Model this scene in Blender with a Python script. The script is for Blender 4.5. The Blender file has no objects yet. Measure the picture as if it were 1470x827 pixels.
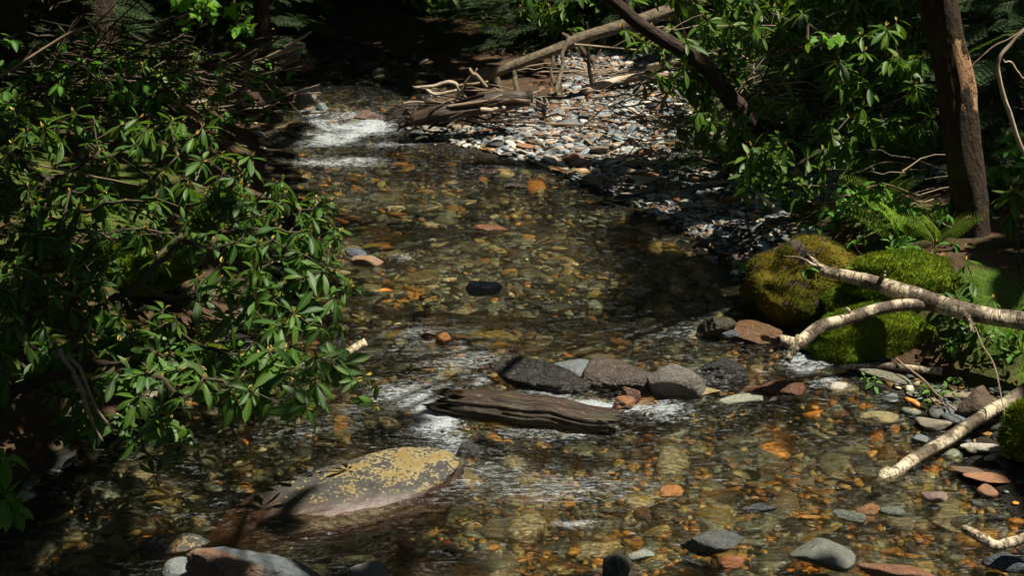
import bpy, math, random
import numpy as np
from mathutils import Vector, Matrix
R = math.radians
random.seed(7)
rng = np.random.default_rng(11)
SC = bpy.context.scene
COL = SC.collection

# ------------------------------------------------------------------ camera, sky, sun, exposure
CAM_H, PITCH, FPX, CX, CY = 3.0, 19.4, 2019.0, 735.0, 413.5
cd = bpy.data.cameras.new('camera')
cam = bpy.data.objects.new('camera', cd); COL.objects.link(cam)
cam.location = (0, 0, CAM_H); cam.rotation_euler = (R(90 - PITCH), 0, 0)
cd.sensor_width = 36.0; cd.lens = 36.0 * FPX / 1470.0
cd.clip_start = 0.05; cd.clip_end = 600
cd.dof.use_dof = True; cd.dof.focus_distance = 7.3; cd.dof.aperture_fstop = 8.0
SC.camera = cam
SUN_AZ, SUN_EL = 100.0, 67.0          # azimuth clockwise from upstream (+Y), elevation
TOSUN = np.array([math.cos(R(SUN_EL))*math.sin(R(SUN_AZ)), math.cos(R(SUN_EL))*math.cos(R(SUN_AZ)), math.sin(R(SUN_EL))])
W = bpy.data.worlds.new('World'); SC.world = W; W.use_nodes = True
wn = W.node_tree; wn.nodes.clear()
sky = wn.nodes.new('ShaderNodeTexSky'); sky.sky_type = 'NISHITA'; sky.sun_disc = False
sky.sun_elevation = R(SUN_EL); sky.sun_rotation = R(SUN_AZ)
bg = wn.nodes.new('ShaderNodeBackground'); bg.inputs[1].default_value = 0.07
wo = wn.nodes.new('ShaderNodeOutputWorld')
wn.links.new(sky.outputs[0], bg.inputs[0]); wn.links.new(bg.outputs[0], wo.inputs[0])
sl = bpy.data.lights.new('sun', 'SUN'); sl.energy = 5.0; sl.angle = R(0.5); sl.color = (1.0, 0.92, 0.78)
so = bpy.data.objects.new('sun', sl); COL.objects.link(so)
so.rotation_euler = Vector(TOSUN).to_track_quat('Z', 'Y').to_euler()
SC.view_settings.view_transform = 'Standard'; SC.view_settings.look = 'None'
SC.view_settings.gamma = 1; SC.view_settings.use_curve_mapping = False
SC.view_settings.exposure = 0.9
SC.cycles.caustics_reflective = False; SC.cycles.caustics_refractive = False
SC.cycles.max_bounces = 8; SC.cycles.diffuse_bounces = 2; SC.cycles.glossy_bounces = 3
SC.cycles.transmission_bounces = 4; SC.cycles.transparent_max_bounces = 8
SC.cycles.use_adaptive_sampling = True; SC.cycles.adaptive_threshold = 0.02

# ------------------------------------------------------------------ helpers: geometry of the view, noise
_c, _s = math.cos(R(PITCH)), math.sin(R(PITCH))
def ray(u, v):
    dx, dy = (u - CX) / FPX, -(v - CY) / FPX
    return np.array([dx, _c + dy * _s, -_s + dy * _c])
def onz(u, v, z=0.0):
    d = ray(u, v); t = (z - CAM_H) / d[2]; return np.array([d[0]*t, d[1]*t, z])
def at(u, v, Y):
    d = ray(u, v); t = Y / d[1]; return np.array([d[0]*t, Y, CAM_H + d[2]*t])
def hash3(i, j, k, s=0):
    n = (i.astype(np.int64)*374761393 + j.astype(np.int64)*668265263 + k.astype(np.int64)*2147483647 + s*974711) & 0x7fffffff
    n = (n ^ (n >> 13)) * 1274126177 & 0x7fffffff
    n = (n ^ (n >> 16)) * 1911520717 & 0x7fffffff
    return ((n ^ (n >> 11)) & 0xffffff) / float(0xffffff)
def vnoise(P, s=0):
    P = np.asarray(P, float); f = np.floor(P); w = P - f; w = w*w*(3-2*w); f = f.astype(np.int64)
    o = 0
    for a in (0, 1):
        for b in (0, 1):
            for c in (0, 1):
                wt = (w[..., 0] if a else 1-w[..., 0]) * (w[..., 1] if b else 1-w[..., 1]) * (w[..., 2] if c else 1-w[..., 2])
                o = o + wt * hash3(f[..., 0]+a, f[..., 1]+b, f[..., 2]+c, s)
    return o * 2 - 1
def fbm(P, octv=4, s=0):
    P = np.asarray(P, float); o = 0; a = 1.0; t = 0
    for k in range(octv):
        o = o + a * vnoise(P * (2.03**k) + 7.3*k, s + k); t += a; a *= .5
    return o / t
def n2(x, y, sc, octv=3, s=0):
    x = np.asarray(x, float); y = np.asarray(y, float) + 0*x
    return fbm(np.stack([x*sc, y*sc, np.full_like(x, .37)], -1), octv, s)
def sstep(a, b, x):
    t = np.clip((x - a) / (b - a), 0, 1); return t*t*(3-2*t)

# ------------------------------------------------------------------ helpers: meshes and objects
def make_mesh(name, V, faces, mat=None, smooth=True, uv=None, attrs=None, cols=None):
    """faces: list of (n,k) index arrays; uv per vertex; attrs: float per vertex; cols: rgb per vertex"""
    V = np.ascontiguousarray(V, np.float32)
    faces = [np.asarray(f, np.int64) for f in faces if len(f)]
    me = bpy.data.meshes.new(name)
    loops = np.concatenate([f.ravel() for f in faces]).astype(np.int32)
    tot = np.concatenate([np.full(len(f), f.shape[1], np.int32) for f in faces])
    st = np.zeros(len(tot), np.int32); st[1:] = np.cumsum(tot)[:-1]
    me.vertices.add(len(V)); me.vertices.foreach_set('co', V.ravel())
    me.loops.add(len(loops)); me.loops.foreach_set('vertex_index', loops)
    me.polygons.add(len(tot)); me.polygons.foreach_set('loop_start', st)
    try: me.polygons.foreach_set('loop_total', tot)
    except Exception: pass
    if smooth: me.polygons.foreach_set('use_smooth', np.ones(len(tot), bool))
    if uv is not None:
        l = me.uv_layers.new(name='uv'); l.data.foreach_set('uv', np.asarray(uv, np.float32)[loops].ravel())
    for k, a in (attrs or {}).items():
        at_ = me.attributes.new(k, 'FLOAT', 'POINT'); at_.data.foreach_set('value', np.asarray(a, np.float32))
    if cols is not None:
        at_ = me.attributes.new('tint', 'FLOAT_COLOR', 'POINT')
        c4 = np.ones((len(V), 4), np.float32); c4[:, :3] = cols; at_.data.foreach_set('color', c4.ravel())
    me.update(calc_edges=True)
    if mat: me.materials.append(mat)
    return me
def add_obj(name, me, parent=None, loc=(0, 0, 0)):
    o = bpy.data.objects.new(name, me); COL.objects.link(o); o.location = loc
    if parent: o.parent = parent
    return o
def tag(o, label, cat=None, group=None, kind=None):
    if label: o['label'] = label
    if cat: o['category'] = cat
    if group: o['group'] = group
    if kind: o['kind'] = kind
    return o
def thing(name, label, cat, loc=(0, 0, 0), group=None):
    o = bpy.data.objects.new(name, None); COL.objects.link(o); o.location = loc
    o.empty_display_size = .1
    return tag(o, label, cat, group)
class MB:
    def __init__(s): s.V = []; s.F = {}; s.n = 0; s.uv = []; s.r = []; s.c = []
    def add(s, V, faces, uv=None, rnd=0.5, col=(1, 1, 1)):
        V = np.asarray(V, float); s.V.append(V)
        for f in faces:
            f = np.asarray(f)
            if len(f): s.F.setdefault(f.shape[1], []).append(f + s.n)
        s.uv.append(np.zeros((len(V), 2)) if uv is None else np.asarray(uv, float))
        s.r.append(np.broadcast_to(np.asarray(rnd, float), (len(V),)))
        s.c.append(np.broadcast_to(np.asarray(col, float), (len(V), 3)))
        s.n += len(V)
    def inst(s, base, M, T, rnd=None, col=None):
        """base=(V, [faces], uv); M (n,3,3), T (n,3)"""
        BV, BF, BU = base; n = len(T); k = len(BV)
        if n == 0: return
        V = (np.einsum('nij,kj->nki', M, BV) + T[:, None, :]).reshape(-1, 3)
        off = (np.arange(n) * k)[:, None, None]
        rnd = rng.random(n) if rnd is None else rnd
        c = np.ones((n, 3)) if col is None else col
        s.add(V, [(f[None] + off).reshape(-1, f.shape[1]) for f in BF], np.tile(BU, (n, 1)), np.repeat(rnd, k), np.repeat(c, k, 0))
    def mesh(s, name, mat, smooth=True, origin=(0, 0, 0)):
        V = np.concatenate(s.V) - np.asarray(origin)
        return make_mesh(name, V, [np.concatenate(v) for v in s.F.values()], mat, smooth, np.concatenate(s.uv), {'rnd': np.concatenate(s.r)}, np.concatenate(s.c))
    def obj(s, name, mat, parent=None, smooth=True, origin=(0, 0, 0), loc=None):
        if s.n == 0: return None
        return add_obj(name, s.mesh(name, mat, smooth, origin), parent, loc if loc is not None else ((0, 0, 0) if parent else origin))
def norm(v): v = np.asarray(v, float); return v / np.maximum(np.linalg.norm(v, axis=-1, keepdims=True), 1e-9)
def frames(d, up):
    """matrices whose columns are x (across), y = d (along), z (normal near up)"""
    d = norm(d); x = np.cross(d, up); bad = np.linalg.norm(x, axis=-1) < 1e-3
    x[bad] = np.cross(d[bad], [1, 0, 0]); x = norm(x); z = np.cross(x, d)
    return np.stack([x, d, z], -1)
def tube(pts, rad, sides=8, seed=0, rough=0.0, caps=True, rfun=None):
    P = np.asarray(pts, float); n = len(P); rad = np.broadcast_to(np.asarray(rad, float), (n,))
    T = np.gradient(P, axis=0) if n > 2 else np.repeat((P[1]-P[0])[None], 2, 0); T = norm(T)
    a = np.array([0, 0, 1.]) if abs(T[0][2]) < .9 else np.array([1., 0, 0])
    N = norm(np.cross(T[0], a)); Ns = [N]
    for i in range(1, n):
        N = N - T[i]*np.dot(N, T[i]); N = norm(N); Ns.append(N)
    Ns = np.array(Ns); B = np.cross(T, Ns)
    th = np.linspace(0, 2*math.pi, sides + 1)
    ln = np.concatenate([[0], np.cumsum(np.linalg.norm(np.diff(P, axis=0), axis=1))])
    C, S = np.cos(th), np.sin(th)
    rr = rad[:, None] * np.ones(sides + 1)
    if rough:
        q = np.stack([C[None]*1.3 + 0*rr, S[None]*1.3 + 0*rr, (ln[:, None]/np.mean(rad)*.35) + 0*rr], -1)
        rr = rr * (1 + rough * fbm(q + seed*3.1, 3, seed))
    if rfun is not None: rr = rfun(rr, th, ln)
    V = P[:, None] + rr[..., None]*(C[None, :, None]*Ns[:, None] + S[None, :, None]*B[:, None])
    uv = np.stack([np.broadcast_to(ln[:, None], rr.shape), np.broadcast_to(th[None]/(2*math.pi), rr.shape)], -1)
    k = sides + 1; i = np.arange(n-1)[:, None]*k + np.arange(sides)[None]
    F = np.stack([i, i+1, i+1+k, i+k], -1).reshape(-1, 4)
    V = V.reshape(-1, 3); uv = uv.reshape(-1, 2); tris = []
    if caps:
        for e, ring in ((0, np.arange(k)), (n-1, (n-1)*k + np.arange(k))):
            c = len(V); V = np.vstack([V, P[e]]); uv = np.vstack([uv, [-9., 0]])
            for j in range(sides):
                tris.append((c, ring[j+1], ring[j]) if e == 0 else (c, ring[j], ring[j+1]))
    return V, [F] + ([np.array(tris)] if tris else []), uv
def path(pts, n=24, wob=0.0, seed=0):
    """smooth curve through pts (Catmull-Rom) with a little wander"""
    P = np.asarray(pts, float)
    if len(P) == 2: Q = P[0] + (P[1]-P[0])*np.linspace(0, 1, n)[:, None]
    else:
        E = np.vstack([2*P[0]-P[1], P, 2*P[-1]-P[-2]]); Q = []
        ts = np.linspace(0, len(P)-1-1e-6, n)
        for t in ts:
            i = int(t); f = t - i; a, b, c, d = E[i], E[i+1], E[i+2], E[i+3]
            Q.append(.5*((2*b)+(-a+c)*f+(2*a-5*b+4*c-d)*f*f+(-a+3*b-3*c+d)*f**3))
        Q = np.array(Q)
    if wob:
        s = np.linspace(0, 1, n)[:, None]*np.array([[5., 5, 5]]) + np.array([[0, 31, 67.]]) + seed*5.7
        Wb = np.stack([fbm(np.stack([s[:, k], s[:, k]*0+k, s[:, k]*0+seed], -1), 3, seed) for k in range(3)], -1)
        Q = Q + wob*Wb
    return Q
def ico(sub):
    bm_ = __import__('bmesh').new(); __import__('bmesh').ops.create_icosphere(bm_, subdivisions=sub, radius=1)
    V = np.array([v.co[:] for v in bm_.verts]); F = np.array([[v.index for v in f.verts] for f in bm_.faces]); bm_.free(); return V, F
ICO = {k: ico(k) for k in (2, 3, 4, 5, 6)}
def rock(sub, seed, planes=12, soft=9.0, rough=.06, fine=.0, scale=(1, 1, 1), flat=0.0):
    """faceted stone: soft minimum of random planes round the origin, then noise"""
    r = np.random.default_rng(seed); D, F = ICO[sub]
    n = norm(r.normal(size=(planes, 3))); d = r.uniform(.72, 1.05, planes)
    if flat:
        n = np.vstack([n, norm(np.array([[r.normal()*.08, r.normal()*.08, 1], [r.normal()*.08, r.normal()*.08, -1.]]))]); d = np.append(d, [1-flat, 1-flat])
    q = np.maximum(D @ n.T, 0.0) / d
    rad = 1.0 / (np.sum(q**soft, 1)**(1/soft) + 1e-6); rad = np.minimum(rad, 1.45)
    V = D * rad[:, None]
    V = V * (1 + rough*fbm(V*1.7 + seed*1.3, 4, seed)[:, None])
    if fine: V = V * (1 + fine*1.6*(.5-np.abs(fbm(V*3.6 + seed, 3, seed+8)))[:, None])
    if fine: V = V * (1 + fine*fbm(V*7 + seed, 3, seed+3)[:, None])
    return V * np.asarray(scale, float), F

# ------------------------------------------------------------------ helpers: materials
class NT:
    def __init__(s, name):
        s.m = bpy.data.materials.new(name); s.m.use_nodes = True; s.t = s.m.node_tree; s.t.nodes.clear()
        s.out = s.t.nodes.new('ShaderNodeOutputMaterial')
    def N(s, typ, ins=None, **kw):
        n = s.t.nodes.new('ShaderNode' + typ)
        for k, v in kw.items(): setattr(n, k, v)
        for k, v in (ins or {}).items(): s.S(n.inputs[k], v)
        return n
    def S(s, sock, v):
        if isinstance(v, bpy.types.NodeSocket): s.t.links.new(v, sock)
        elif isinstance(v, bpy.types.Node): s.t.links.new(v.outputs[0], sock)
        else:
            if isinstance(v, (tuple, list)) and len(v) == 3 and sock.type == 'RGBA': v = (*v, 1)
            sock.default_value = v
    def noise(s, vec, scale, detail=4, rough=.55, dist=0): return s.N('TexNoise', {'Vector': vec, 'Scale': scale, 'Detail': detail, 'Roughness': rough, 'Distortion': dist}).outputs['Fac']
    def map(s, vec, scale=(1, 1, 1)): return s.N('Mapping', {'Vector': vec, 'Scale': scale}).outputs[0]
    def ramp(s, fac, stops, interp='LINEAR'):
        n = s.N('ValToRGB', {'Fac': fac}); e = n.color_ramp.elements; n.color_ramp.interpolation = interp
        while len(e) < len(stops): e.new(.5)
        for el, (p, c) in zip(e, stops): el.position = p; el.color = (*c, 1) if not isinstance(c, (int, float)) else (c, c, c, 1)
        return n.outputs[0]
    def mix(s, f, a, b, mode='MIX'):
        n = s.N('Mix', data_type='RGBA', blend_type=mode); s.S(n.inputs[0], f); s.S(n.inputs[6], a); s.S(n.inputs[7], b); return n.outputs[2]
    def math(s, op, a, b=0.0, c=0.0): n = s.N('Math', operation=op); s.S(n.inputs[0], a); s.S(n.inputs[1], b); s.S(n.inputs[2], c); return n.outputs[0]
    def bump(s, h, strength=.5, dist=.01, nrm=None):
        n = s.N('Bump', {'Height': h, 'Strength': strength, 'Distance': dist})
        if nrm is not None: s.S(n.inputs['Normal'], nrm)
        return n.outputs[0]
    def attr(s, name): return s.N('Attribute', attribute_name=name)
    def done(s, sh): s.t.links.new(sh if isinstance(sh, bpy.types.NodeSocket) else sh.outputs[0], s.out.inputs[0]); return s.m
    def pbr(s, col, rough=.6, nrm=None, spec=.5):
        i = {'Base Color': col, 'Roughness': rough, 'Specular IOR Level': spec}
        if nrm is not None: i['Normal'] = nrm
        return s.N('BsdfPrincipled', i)
def m_pebble(name, wet, spec=None):
    t = NT(name); g = t.N('NewGeometry').outputs['Position']; c = t.attr('tint').outputs['Color']
    n1 = t.noise(g, 45, 4, .6); n2_ = t.noise(g, 14, 2)
    c = t.mix(t.ramp(n1, [(.38, 0), (.62, .85)]), c, t.mix(1, c, (.42, .38, .34), 'MULTIPLY'))
    c = t.mix(t.ramp(n2_, [(.52, 0), (.66, .5)]), c, t.mix(1, c, (1.1, .8, .5), 'MULTIPLY'))
    return t.done(t.pbr(c, .42 if wet else .75, t.bump(n1, .5, .006), .4 if wet else .3))
def m_stone(name, rough=.6, dark=(.5, .47, .44), vein=.25, strata=False):
    """stone whose own colour is the object's colour"""
    t = NT(name); oi = t.N('ObjectInfo'); tc = t.N('TexCoord').outputs['Object']; g = t.N('NewGeometry').outputs['Position']
    c = oi.outputs['Color']
    n1 = t.noise(g, 26, 8, .72, .5); n3 = t.noise(g, 90, 3, .6)
    lay = t.noise(t.map(g, (6, 9, 60)), 1.2, 4, .6, .6)
    c1 = t.mix(t.ramp(n1, [(.32, 0), (.7, .8)]), c, t.mix(1, c, dark, 'MULTIPLY'))
    c1 = t.mix(t.ramp(lay, [(.5, 0), (.62, vein)]), c1, t.mix(1, c1, (1.5, 1.15, .8), 'MULTIPLY'))
    c1 = t.mix(t.ramp(n3, [(.6, 0), (.75, .35)]), c1, (.3, .29, .27))
    h = t.math('ADD', t.math('MULTIPLY', n1, 1.0), t.math('MULTIPLY', n3, .35)); h = t.math('ADD', h, t.math('MULTIPLY', lay, 0.6 if strata else .2)); h = t.math('ADD', h, t.math('MULTIPLY', t.noise(g, 9, 4, .6), 1.5))
    r = t.math('MULTIPLY_ADD', n1, .25, rough - .12)
    return t.done(t.pbr(c1, r, t.bump(h, 1, .018), .5))
def m_leaf(name, c_dark, c_lite, rib, back, rough=.44, transl=.22, tcol=(.16, .32, .02), spec=.27):
    t = NT(name); uv = t.N('UVMap').outputs[0]; r = t.attr('rnd').outputs['Fac']
    sx = t.N('SeparateXYZ', {0: uv}); u = sx.outputs[0]
    d = t.math('ABSOLUTE', t.math('SUBTRACT', u, .5))
    g = t.N('NewGeometry')
    n = t.noise(g.outputs['Position'], 30, 3)
    c = t.mix(r, c_dark, c_lite)
    c = t.mix(t.ramp(n, [(.35, 0), (.75, .45)]), c, t.mix(1, c, (.6, .7, .5), 'MULTIPLY'))
    c = t.mix(t.ramp(n, [(.70, 0), (.78, .35)]), c, (.16, .12, .03))
    c = t.mix(t.ramp(d, [(.02, 1), (.055, 0)]), c, rib)
    c = t.mix(g.outputs['Backfacing'], c, back)
    veins = t.N('TexWave', {'Vector': t.map(uv, (0, 1, 1)), 'Scale': 5.0, 'Distortion': 1.5}, bands_direction='Y').outputs['Fac']
    p = t.pbr(c, t.math('MULTIPLY_ADD', n, .2, rough - .08), t.bump(t.math('ADD', n, t.math('MULTIPLY', veins, .3)), .25, .004), spec)
    tr = t.N('BsdfTranslucent', {'Color': t.mix(r, tcol, tuple(x*1.35 for x in tcol))})
    return t.done(t.N('MixShader', {0: transl, 1: p, 2: tr}))
def m_simple(name, c1, c2, scale=12, rough=.8, bump=.5, stretch=(1, 1, 1), dist=.01, coord='pos', detail=5, lo=.35, hi=.68, spec=.3):
    t = NT(name)
    g = t.N('NewGeometry').outputs['Position'] if coord == 'pos' else (t.N('UVMap').outputs[0] if coord == 'uv' else t.N('TexCoord').outputs['Object'])
    n = t.noise(t.map(g, stretch), scale, detail, .62, .3)
    return t.done(t.pbr(t.mix(t.ramp(n, [(lo, 0), (hi, 1)]), c1, c2), rough, t.bump(n, bump, dist), spec))

def m_birch():
    t = NT('birch_bark'); uv = t.N('UVMap').outputs[0]; g = t.N('NewGeometry').outputs['Position']
    sx = t.N('SeparateXYZ', {0: uv})
    fl = t.noise(t.map(uv, (75, 3.2, 1)), 1.0, 4, .62, .4)      # flecks running round the limb
    bl = t.noise(g, 13, 4, .65); fine = t.noise(t.map(uv, (260, 9, 1)), 1, 2)
    c = t.mix(t.ramp(bl, [(.3, 0), (.65, 1)]), (.62, .54, .39), (.36, .26, .14))
    c = t.mix(t.ramp(fine, [(.4, 0), (.7, .5)]), c, (.80, .72, .55))
    c = t.mix(t.ramp(fl, [(.53, 0), (.6, .92)]), c, (.05, .032, .02))
    c = t.mix(t.ramp(t.noise(g, 7, 3), [(.46, 0), (.56, .85)]), c, (.045, .032, .022))
    c = t.mix(t.ramp(t.noise(g, 9.3, 3), [(.63, 0), (.7, .6)]), c, (.14, .17, .04))
    end = t.math('LESS_THAN', sx.outputs[0], -1.0)
    c = t.mix(end, c, (.10, .05, .025))
    h = t.math('ADD', t.math('MULTIPLY', fl, -1.6), fine)
    return t.done(t.pbr(c, .62, t.bump(h, .9, .008), .35))
def m_rotlog():
    t = NT('rotten_wood'); uv = t.N('UVMap').outputs[0]; g = t.N('NewGeometry').outputs['Position']
    a = t.noise(t.map(uv, (4, 16, 1)), 1.6, 6, .7, .7); b = t.noise(g, 30, 4); w = t.noise(g, 6, 3)
    c = t.ramp(a, [(.34, (.008, .005, .003)), (.50, (.032, .018, .009)), (.64, (.085, .045, .020)), (.80, (.16, .10, .05))])
    c = t.mix(t.ramp(b, [(.58, 0), (.7, .55)]), c, (.022, .014, .009))
    c = t.mix(t.ramp(w, [(.55, 0), (.68, .6)]), c, (.05, .055, .018))
    sx = t.N('SeparateXYZ', {0: uv}); c = t.mix(t.math('LESS_THAN', sx.outputs[0], -1.0), c, (.012, .008, .006))  # ends coloured near black: wet rotten wood plus the hollow's painted shade
    return t.done(t.pbr(c, t.math('MULTIPLY_ADD', b, .4, .3), t.bump(t.math('ADD', a, t.math('MULTIPLY', b, .4)), 1, .02), .5))
def m_lichen_rock():
    t = NT('lichen_stone'); g = t.N('NewGeometry'); p = g.outputs['Position']; z = t.N('SeparateXYZ', {0: p}).outputs[2]
    nz = t.N('SeparateXYZ', {0: g.outputs['Normal']}).outputs[2]
    n1 = t.noise(p, 24, 6, .62, .2); n2_ = t.noise(p, 9, 3, .55)
    base = t.mix(t.ramp(n1, [(.35, 0), (.7, 1)]), (.042, .041, .036), (.016, .015, .013))
    k = t.math('ADD', t.math('MULTIPLY_ADD', t.noise(p, 58, 6, .66, .3), 1.0, -.5), t.math('MULTIPLY_ADD', n2_, .7, -.35)); spot = n1
    # lichen keeps above the splash line
    lim = t.N('MapRange', {'Value': z, 1: -.01, 2: .07, 3: .22, 4: -.04}).outputs[0]
    k = t.math('SUBTRACT', k, lim)
    c = t.mix(t.ramp(k, [(.0, 0), (.025, 1)]), base, t.mix(t.ramp(n2_, [(.4, 0), (.62, 1)]), (.24, .20, .10), (.17, .12, .035)))
    wet = t.N('MapRange', {'Value': z, 1: .0, 2: .035, 3: 1, 4: 0}).outputs[0]
    c = t.mix(wet, c, (.055, .022, .009))
    moss = t.noise(p, 6.3, 4); mm = t.math('MULTIPLY', t.ramp(moss, [(.52, 0), (.6, .8)]), t.N('MapRange', {'Value': z, 1: .08, 2: .2, 3: 0, 4: 1}).outputs[0])
    c = t.mix(t.math('MULTIPLY', mm, .45), c, (.045, .06, .010))
    return t.done(t.pbr(c, t.N('MapRange', {'Value': z, 1: .01, 2: .05, 3: .5, 4: .8}).outputs[0], t.bump(t.math('ADD', n1, t.math('MULTIPLY', spot, -.3)), .6, .012)))
def m_moss(name, a, b, y=(.30, .20, .02), yamt=.5, stone=None):
    t = NT(name); g = t.N('NewGeometry').outputs['Position']
    n = t.noise(g, 45, 5, .7); l = t.noise(g, 5, 3); r = t.attr('rnd').outputs['Fac']
    c = t.mix(t.ramp(n, [(.3, 0), (.7, 1)]), a, b)
    c = t.mix(t.math('MULTIPLY', t.ramp(l, [(.42, 0), (.58, 1)]), yamt), c, y)
    c = t.mix(t.math('MULTIPLY', r, .5), c, t.mix(1, c, (1.5, 1.4, 1.1), 'MULTIPLY'))
    h = n
    if stone:
        s_ = t.noise(g, 8.5, 4, .6, .5); f = t.ramp(s_, [(stone, 0), (stone+.05, 1)]); c = t.mix(f, c, (.09, .075, .065))
    p = t.pbr(c, .85, t.bump(h, 1, .03), .15)
    tr = t.N('BsdfTranslucent', {'Color': c})
    return t.done(t.N('MixShader', {0: .15, 1: p, 2: tr}))
def m_ground():
    t = NT('soil'); g = t.N('NewGeometry').outputs['Position']; ms = t.attr('moss').outputs['Fac']
    a = t.noise(g, 3.5, 6, .65); b = t.noise(g, 40, 5, .7); v = t.N('TexVoronoi', {'Vector': g, 'Scale': 24}).outputs['Color']
    c = t.mix(t.ramp(a, [(.35, 0), (.65, 1)]), (.045, .028, .016), (.085, .052, .028))
    c = t.mix(t.ramp(b, [(.45, 0), (.7, .7)]), c, (.14, .085, .045))
    c = t.mix(.25, c, t.mix(1, v, (.12, .08, .05), 'MULTIPLY'))
    c = t.mix(t.attr('bed').outputs['Fac'], c, (.018, .016, .012))
    mo = t.mix(t.ramp(b, [(.3, 0), (.7, 1)]), (.03, .07, .008), (.09, .15, .015))
    f = t.math('MULTIPLY', ms, t.ramp(t.noise(g, 2.2, 4), [(.4, 0), (.55, 1)]))
    c = t.mix(f, c, mo)
    return t.done(t.pbr(c, .85, t.bump(b, .9, .03), .2))
def m_water():
    t = NT('stream_water'); g = t.N('NewGeometry').outputs['Position']
    rf = t.attr('rapid').outputs['Fac']; fo = t.attr('foam').outputs['Fac']
    w2 = t.noise(t.map(g, (9, 50, 30)), 1, 3, .6, .9)
    w3 = t.noise(t.map(g, (40, 150, 90)), 1, 2, .6)
    h = t.math('ADD', t.math('MULTIPLY', w2, t.math('MULTIPLY_ADD', rf, 1.3, .7)), t.math('MULTIPLY', w3, t.math('MULTIPLY_ADD', rf, .5, .10)))
    nb = t.bump(h, 1.0, .036); nr = t.bump(h, 1.0, .016)
    fr = t.N('Fresnel', {'IOR': 1.33, 'Normal': nb})
    gl = t.N('BsdfGlossy', {'Color': (.95, .97, 1), 'Roughness': .02, 'Normal': nb})
    tr = t.N('BsdfTransparent', {'Color': (.93, .90, .72)})
    re = t.N('BsdfRefraction', {'Color': (.93, .90, .72), 'Roughness': 0.0, 'IOR': 1.33, 'Normal': nr})
    body = t.N('MixShader', {0: .24, 1: tr, 2: re})
    wat = t.N('MixShader', {0: fr, 1: body, 2: gl})
    f1 = t.noise(t.map(g, (24, 60, 50)), 1, 5, .72, 1.0); f2 = t.noise(t.map(g, (120, 190, 150)), 1, 3, .7)
    k = t.math('ADD', t.math('MULTIPLY_ADD', f1, 2.0, -1.0), t.math('MULTIPLY_ADD', f2, .9, -.45))
    k = t.math('ADD', k, t.math('MULTIPLY', fo, .74))
    glint_n = t.noise(t.map(g, (13, 95, 60)), 1, 5, .72, 1.1)
    glint_k = t.math('ADD', t.math('MULTIPLY_ADD', glint_n, 2.4, -1.2), t.math('MULTIPLY_ADD', f1, 1.2, -.6)); glint_k = t.math('ADD', glint_k, t.math('MULTIPLY', rf, .46))  # pale streaks coloured in for sky glints and fine aeration on the ripples
    foam_glint = t.math('MAXIMUM', t.ramp(k, [(.36, 0), (.62, .96)]), t.ramp(glint_k, [(.37, 0), (.68, .62)]))
    foam = t.pbr((.78, .86, .90), .3, t.bump(t.math('ADD', f1, f2), 1, .03))  # one pale shader for real foam and the painted glint streaks
    return t.done(t.N('MixShader', {0: foam_glint, 1: wat, 2: foam}))
M = {}
M['water'] = m_water(); M['soil'] = m_ground(); M['birch'] = m_birch(); M['rotlog'] = m_rotlog(); M['lichen'] = m_lichen_rock()
M['peb_dry'] = m_pebble('dry_pebble', False); M['peb_wet'] = m_pebble('wet_pebble', True)
M['stone'] = m_stone('dry_stone', .72); M['wstone'] = m_stone('wet_stone', .26, strata=True)
M['slate'] = m_stone('slate_stone', .5, vein=.12, strata=True)
def m_rust():
    t = NT('rusty_slate'); g = t.N('NewGeometry').outputs['Position']; o = t.N('SeparateXYZ', {0: t.N('TexCoord').outputs['Object']})
    n1 = t.noise(g, 30, 8, .7, .4); n2_ = t.noise(g, 10, 4, .6); lay = t.noise(t.map(g, (20, 70, 30)), 1, 5, .6, .5)
    c = t.mix(t.ramp(n1, [(.35, 0), (.7, 1)]), (.17, .20, .21), (.07, .08, .085)); rust = t.mix(t.ramp(n1, [(.35, 0), (.7, 1)]), (.27, .16, .10), (.12, .075, .05))
    k = t.math('ADD', t.math('MULTIPLY', o.outputs[0], -2.2), t.math('MULTIPLY_ADD', n2_, .8, -.4)); k = t.math('ADD', k, t.math('MULTIPLY', o.outputs[1], -2.0))
    c = t.mix(t.ramp(k, [(.10, 0), (.18, 1)]), c, rust)
    return t.done(t.pbr(c, .55, t.bump(t.math('ADD', t.math('ADD', n1, lay), n2_), 1, .03)))
M['rust'] = m_rust()
M['rhodo'] = m_leaf('rhododendron_leaf', (.018, .060, .014), (.065, .13, .016), (.11, .17, .04), (.10, .14, .055))
M['rhodo_far'] = m_leaf('rhododendron_leaf_yellow', (.025, .07, .010), (.085, .15, .014), (.11, .17, .04), (.09, .13, .05))
M['lime'] = m_leaf('young_leaf', (.08, .20, .018), (.14, .30, .025), (.2, .32, .06), (.14, .26, .05), .5, .38, (.26, .5, .03))
M['fern'] = m_leaf('fern_leaf', (.12, .22, .02), (.20, .30, .03), (.16, .24, .05), (.14, .24, .05), .6, .4, (.30, .48, .04))
M['hemlock'] = m_leaf('hemlock_needle', (.035, .075, .010), (.08, .14, .014), (.05, .09, .02), (.07, .11, .05), .7, .25, (.18, .34, .03), .1)
M['canopy'] = m_leaf('canopy_leaf', (.03, .07, .015), (.05, .11, .02), (.06, .12, .03), (.06, .11, .04), .5, .06)
M['bud'] = m_simple('leaf_bud', (.34, .33, .06), (.42, .26, .05), 60, .5, .2)
M['twig'] = m_simple('twig_bark', (.06, .048, .026), (.028, .02, .012), 40, .8)
M['greentwig'] = m_simple('green_twig', (.10, .11, .03), (.16, .12, .05), 30, .6)
M['dead'] = m_simple('dead_wood', (.30, .235, .165), (.12, .08, .05), 1, .75, .6, (9, 6, 1), .006, 'uv')
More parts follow.
